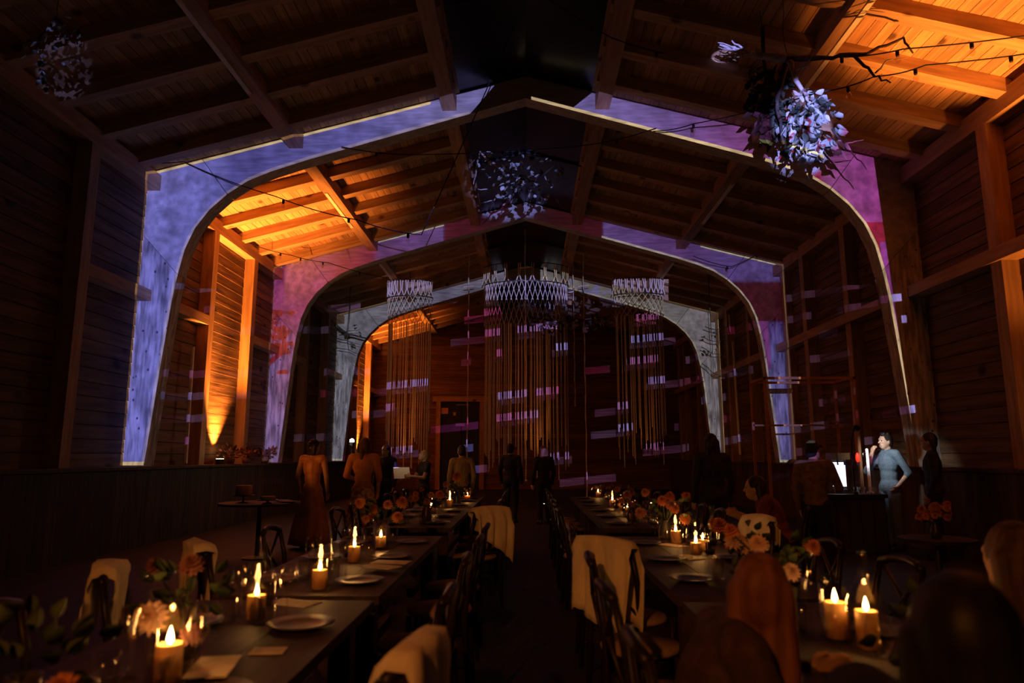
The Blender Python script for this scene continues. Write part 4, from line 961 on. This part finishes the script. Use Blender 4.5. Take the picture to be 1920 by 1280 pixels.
def person(label, loc, rz, pose, H=1.70, hair=None, hair_len=0, top=None, sleeve=2, legs=None, dress=None, shoes=(.02, .018, .016), vox=.011, hyaw=0, hpitch=0, extra=None, hstyle=None, hintL=None, hintR=None, curl=.5, slim=1.0, skirt=None):
    J = dict(pose); J.update(extra or {}); k = H / 1.70
    J = {a: Vector(b) * k for a, b in J.items()}
    t = thing('person', label, 'person', loc, rz)
    HM = Matrix.Rotation(hyaw, 3, 'Z') @ Matrix.Rotation(-hpitch, 3, 'X'); hd = J['head']
    def hp(x, y, z): return hd + HM @ (Vector((x, y, z)) * k)
    up = (J['chest'] - J['pel']).normalized(); TM = Vector((0, 0, 1)).rotation_difference(up).to_matrix()
    def torso(mb, g):
        mb.sph(J['pel'] + up * .0, ((.155 * slim + g) * k, (.112 + g) * k, (.12 + g) * k), 14, 8, TM)
        mb.sph(J['pel'].lerp(J['chest'], .5), ((.132 * slim + g) * k, (.095 + g) * k, (.19 + g) * k), 14, 8, TM)
        mb.sph(J['chest'], ((.165 * slim + g) * k, (.108 + g) * k, (.18 + g) * k), 14, 8, TM)
        caps(mb, J['shL'].lerp(J['shR'], .06), J['shR'].lerp(J['shL'], .06), (.062 + g) * k, (.062 + g) * k)
    def arm(mb, s, g, upto=2.0):
        a, b, c = J['sh' + s], J['el' + s], J['wr' + s]
        u = min(1, upto); caps(mb, a, a.lerp(b, u), (.052 + g) * k, (.052 - .012 * u + g) * k)
        if upto > 1: caps(mb, b, b.lerp(c, min(1, upto - 1)), (.040 + g) * k, (.040 - .013 * min(1, upto - 1) + g) * k)
    def leg(mb, s, g, upto=2.0):
        a, b, c = J['hip' + s], J['kn' + s], J['an' + s]
        caps(mb, a, b, (.088 + g) * k, (.058 + g) * k)
        if upto > 1: caps(mb, b, b.lerp(c, upto - 1), (.056 + g) * k, (.040 + g) * k)
    # body: one fused surface
    mb = MB(); torso(mb, 0)
    caps(mb, J['neck'] - Vector((0, 0, .03)) * k, hd - Vector((0, .02, .06)) * k, .060 * k, .052 * k)
    mb.sph(hp(0, 0, .012), (.074 * k, .095 * k, .110 * k), 18, 12, HM); mb.sph(hp(0, .028, -.055), (.054 * k, .062 * k, .062 * k), 14, 9, HM)
    caps(mb, hp(0, .086, .012), hp(0, .108, -.022), .009 * k, .014 * k, 8); mb.sph(hp(0, .072, .035), (.055 * k, .025 * k, .016 * k), 10, 6, HM)
    caps(mb, hp(-.018, .083, -.062), hp(.018, .083, -.062), .009 * k, .009 * k, 8)
    for s in (-1, 1): mb.sph(hp(s * .074, -.005, -.005), (.012 * k, .022 * k, .034 * k), 8, 6, HM)
    for s, sg in (('L', -1), ('R', 1)):
        arm(mb, s, 0); leg(mb, s, 0); an = J['an' + s]
        caps(mb, an - Vector((0, .03, .045)) * k, an + Vector((0, .14, -.058)) * k, .034 * k, .026 * k)
        hint = (hintL if s == 'L' else hintR) or (Vector((-sg * .8, .5, 0)))
        hand(mb, J['el' + s], J['wr' + s], hint, 1 if sg > 0 else -1, curl)
    fuse(mb, 'body', SKIN, t, vox, 2)
    for s in (-1, 1): MB().sph(hp(s * .031, .083, .010), (.011 * k, .008 * k, .008 * k), 8, 6, HM).build('eye', M_EYE, t, True)
    MB().sph(hp(0, .090, -.062), (.019 * k, .006 * k, .006 * k), 8, 5, HM).build('mouth', M_LIP, t, True)
    if hair:
        hb = MB(); hb.sph(hp(0, -.018, .032), (.084 * k, .098 * k, .106 * k), 18, 12, HM); hb.sph(hp(0, -.045, -.01), (.078 * k, .068 * k, .085 * k), 14, 9, HM)
        if hair_len:
            for s in (-1, -.5, 0, .5, 1):
                caps(hb, hp(s * .062, -.05 + .012 * abs(s), .02), hp(s * .075, -.062, -.06 - hair_len * (1 - .15 * abs(s))), .040 * k, .030 * k)
        if hstyle == 'bun': hb.sph(hp(0, -.105, .05), .042 * k, 12, 8)
        if hstyle == 'tousle':
            r_ = random.Random(3)
            for q in range(16): a = r_.uniform(0, 6.28); hb.sph(hp(math.cos(a) * .05, math.sin(a) * .06 - .0, .115 + r_.uniform(-.015, .015)), .026 * k, 8, 6)
        if hstyle == 'cap':
            caps(hb, hp(-.05, .07, .06), hp(-.03, .135, .05), .016 * k, .012 * k); caps(hb, hp(.05, .07, .06), hp(.03, .135, .05), .016 * k, .012 * k); caps(hb, hp(0, .07, .06), hp(0, .145, .05), .016 * k, .012 * k)
        fuse(hb, 'cap' if hstyle == 'cap' else 'hair', hair, t, .009, 2)
    if top:
        cb = MB(); torso(cb, .014)
        for s in 'LR': arm(cb, s, .013, sleeve)
        caps(cb, J['neck'] - Vector((0, 0, .035)) * k, J['neck'] + Vector((0, 0, .0)) * k, .075 * k, .066 * k)
        fuse(cb, 'top', top, t, .012, 3)
    if legs:
        cb = MB(); cb.sph(J['pel'] - up * .02, (.166 * k, .125 * k, .125 * k), 14, 8, TM)
        for s in 'LR': leg(cb, s, .016, 1.93)
        fuse(cb, 'trousers', legs, t, .012, 3)
    if dress:
        bod = MB(); torso(bod, .010); fuse(bod, 'bodice', dress, t, .012, 3)
        r_ = random.Random(len(label)); ph = r_.random() * 6; zw = J['pel'].z + .06 * k; zb = .06
        prof = [(.120 + .20 * (q ** .75), zw - (zw - zb) * q) for q in [0, .06, .15, .3, .5, .7, .85, 1]]
        sk = MB().lathe(prof, 40, sx=k, sy=k * .85, wob=lambda an, z: 1 + (.075 * math.sin(an * 9 + ph) + .04 * math.sin(an * 4 + ph)) * min(1, (zw - z) / .5))
        o = sk.build('skirt', skirt or dress, t, True); md = o.modifiers.new('thick', 'SOLIDIFY'); md.thickness = .006
        o.location = (J['pel'].x, J['pel'].y, 0)
    for s in 'LR':
        an = J['an' + s]; sb = MB(); caps(sb, an - Vector((0, .035, .048)) * k, an + Vector((0, .15, -.062)) * k, .040 * k, .031 * k); caps(sb, an - Vector((0, .0, .03)) * k, an + Vector((0, 0, .01)) * k, .045 * k, .044 * k)
        fuse(sb, 'shoe', mat('shoe%d' % int(shoes[0] * 1000), shoes, .5), t, .010, 2)
    return t
HB = noisy('dark_hair', (.010, .007, .006), (.03, .02, .015), 30, (1, 1, .1), .5); HA = noisy('auburn_hair', (.13, .045, .018), (.26, .10, .045), 30, (1, 1, .12), .6)
HC = noisy('brown_hair', (.06, .03, .016), (.16, .085, .045), 30, (1, 1, .12), .6); HBL = noisy('fair_hair', (.30, .2, .10), (.5, .36, .2), 30, (1, 1, .12), .6)
DARK = noisy('dark_jacket', (.010, .010, .011), (.024, .022, .022), 20); TEAL = noisy('slate_blue_denim', (.075, .105, .13), (.12, .165, .20), 60, rough=.9, bump=.1); NAVY = noisy('navy_vest', (.018, .024, .03), (.035, .045, .055), 30)
BROWN = noisy('brown_jacket', (.045, .024, .014), (.09, .05, .03), 18, rough=.9); BROWN2 = noisy('tan_jacket', (.13, .07, .04), (.24, .14, .08), 18, rough=.9); PURPLE = noisy('plum_top', (.10, .02, .05), (.2, .05, .09), 12)
DRESS = noisy('rust_silk', (.42, .16, .07), (.62, .28, .13), 5, (3, 3, .6), .5); LACE = noisy('floral_skirt', (.30, .10, .07), (.66, .48, .36), 16, lo=.46, hi=.54); BLOUSE = noisy('rust_blouse', (.42, .15, .07), (.60, .26, .13), 6); BLACKD = DARK; GREY = noisy('grey_jacket', (.20, .17, .12), (.34, .29, .22), 12, (3, 3, .5))
face = Vector
person('woman seen from behind in a long rust dress with thin straps, left of the aisle', (-3.36, 11.0, 0), R(-8), STAND, 1.66, HB, .05, None, 0, None, DRESS, hyaw=R(-25), slim=.92, hstyle='bun')
person('woman in a rust blouse and pale floral skirt standing next to the rust dress', (-2.54, 10.9, 0), R(12), STAND, 1.68, HC, .16, BLOUSE, 1.2, None, BLOUSE, hyaw=R(30), slim=.92, skirt=LACE,
       extra=dict(elL=(-.26, .02, 1.12), wrL=(-.12, .2, 1.05)))
person('fair-haired person reading a sheet of paper beyond the left tables', (-1.90, 13.0, 0), R(120), STAND, 1.52, HBL, 0, DARK, 0.5, DARK, None, hpitch=R(-22), hstyle='bun',
       extra=dict(elR=(.25, .10, 1.13), wrR=(.14, .32, 1.18), elL=(-.25, .10, 1.13), wrL=(-.12, .32, 1.16)))
o = MB().box(-.15, .15, -.004, .004, -.11, .11).build('paper_sheet', mat('lit_paper', (.85, .80, .70), .8), None, loc=(-2.28, 12.80, 1.10)); o.rotation_euler = (R(-25), 0, R(25)); tag(o, 'pale printed sheet held by the fair-haired reader', 'paper')
point('reader_light', (-2.15, 12.62, 1.42), .9, (1, .75, .45), .03)  # warm point light by the reader's face, no fixture built
person('guest in a grey jacket with back turned, beyond the left tables', (-1.20, 12.9, 0), R(20), STAND, 1.60, HB, 0, GREY, 2, DARK)
person('guest in dark clothes standing left of the aisle behind the bright lamp', (-2.80, 13.9, 0), R(160), STAND, 1.62, HB, .1, DARK, 2, DARK)
person('guest in dark clothes beneath the central cord sculpture, left one', (-.35, 15.2, 0), R(-20), STAND, 1.66, HB, 0, DARK, 2, DARK)
person('guest in dark clothes beneath the central cord sculpture, right one', (.35, 15.0, 0), R(25), STAND, 1.62, HC, .15, DARK, 2, DARK)
person('tall guest in black with back turned, right of the right tables', (2.35, 9.0, 0), R(10), STAND, 1.68, HB, .1, DARK, 2, DARK)
person('guest in a brown jacket and dark cap, turned toward the bar', (3.35, 8.3, 0), R(-40), STAND, 1.58, DARK, 0, BROWN2, 2, DARK, None, hyaw=R(-20), hstyle='cap', extra=dict(elR=(.26, .08, 1.12), wrR=(.16, .27, 1.22)))
person('man in a slate-blue shirt and trousers at the bar, hand raised to his mouth', (5.58, 11.0, 0), R(100), STAND, 1.75, HB, 0, TEAL, 1.15, TEAL, None, vox=.009, hpitch=R(-4), hstyle='tousle', curl=.9,
       extra=dict(elR=(.20, .22, 1.13), wrR=(.06, .21, 1.40), elL=(-.26, -.13, 1.12), wrL=(-.20, .02, .93)), hintR=(0, -1, 0))
person('guest in dark clothes close behind the man at the bar', (5.62, 9.9, 0), R(60), STAND, 1.72, HB, .05, DARK, 2, DARK, None)
person('seated guest in a plum top at the far right tables, bare arm forward', (2.55, 7.2, 0), R(70), SIT, 1.72, HB, .12, PURPLE, .6, DARK, None)
chair(2.55, 7.2, R(70), 'chair under the seated guest in the plum top')
person('nearest diner, dark-haired, bent over the right table', (.50, 1.25, 0), -H90, SIT, 1.72, HB, .06, DARK, 2, DARK, None, vox=.009, hyaw=R(60))
person('diner with shoulder-length auburn hair seen from behind, right of the aisle', (.46, 2.12, 0), -H90, SIT, 1.60, HA, .18, BROWN, 2, DARK, None, vox=.009, hyaw=R(65))
person('brown-haired diner at the right edge of the picture', (1.80, 2.35, 0), H90, SIT, 1.70, HC, .12, BROWN, 2, DARK, None, vox=.009, hyaw=-R(85))
bpy.data.scenes.remove(TMPS)
# depth of field of the fast wide lens
cam.dof.use_dof = True; cam.dof.focus_distance = 13.0; cam.dof.aperture_fstop = 2.0
print('OBJECTS', len(bpy.data.objects))
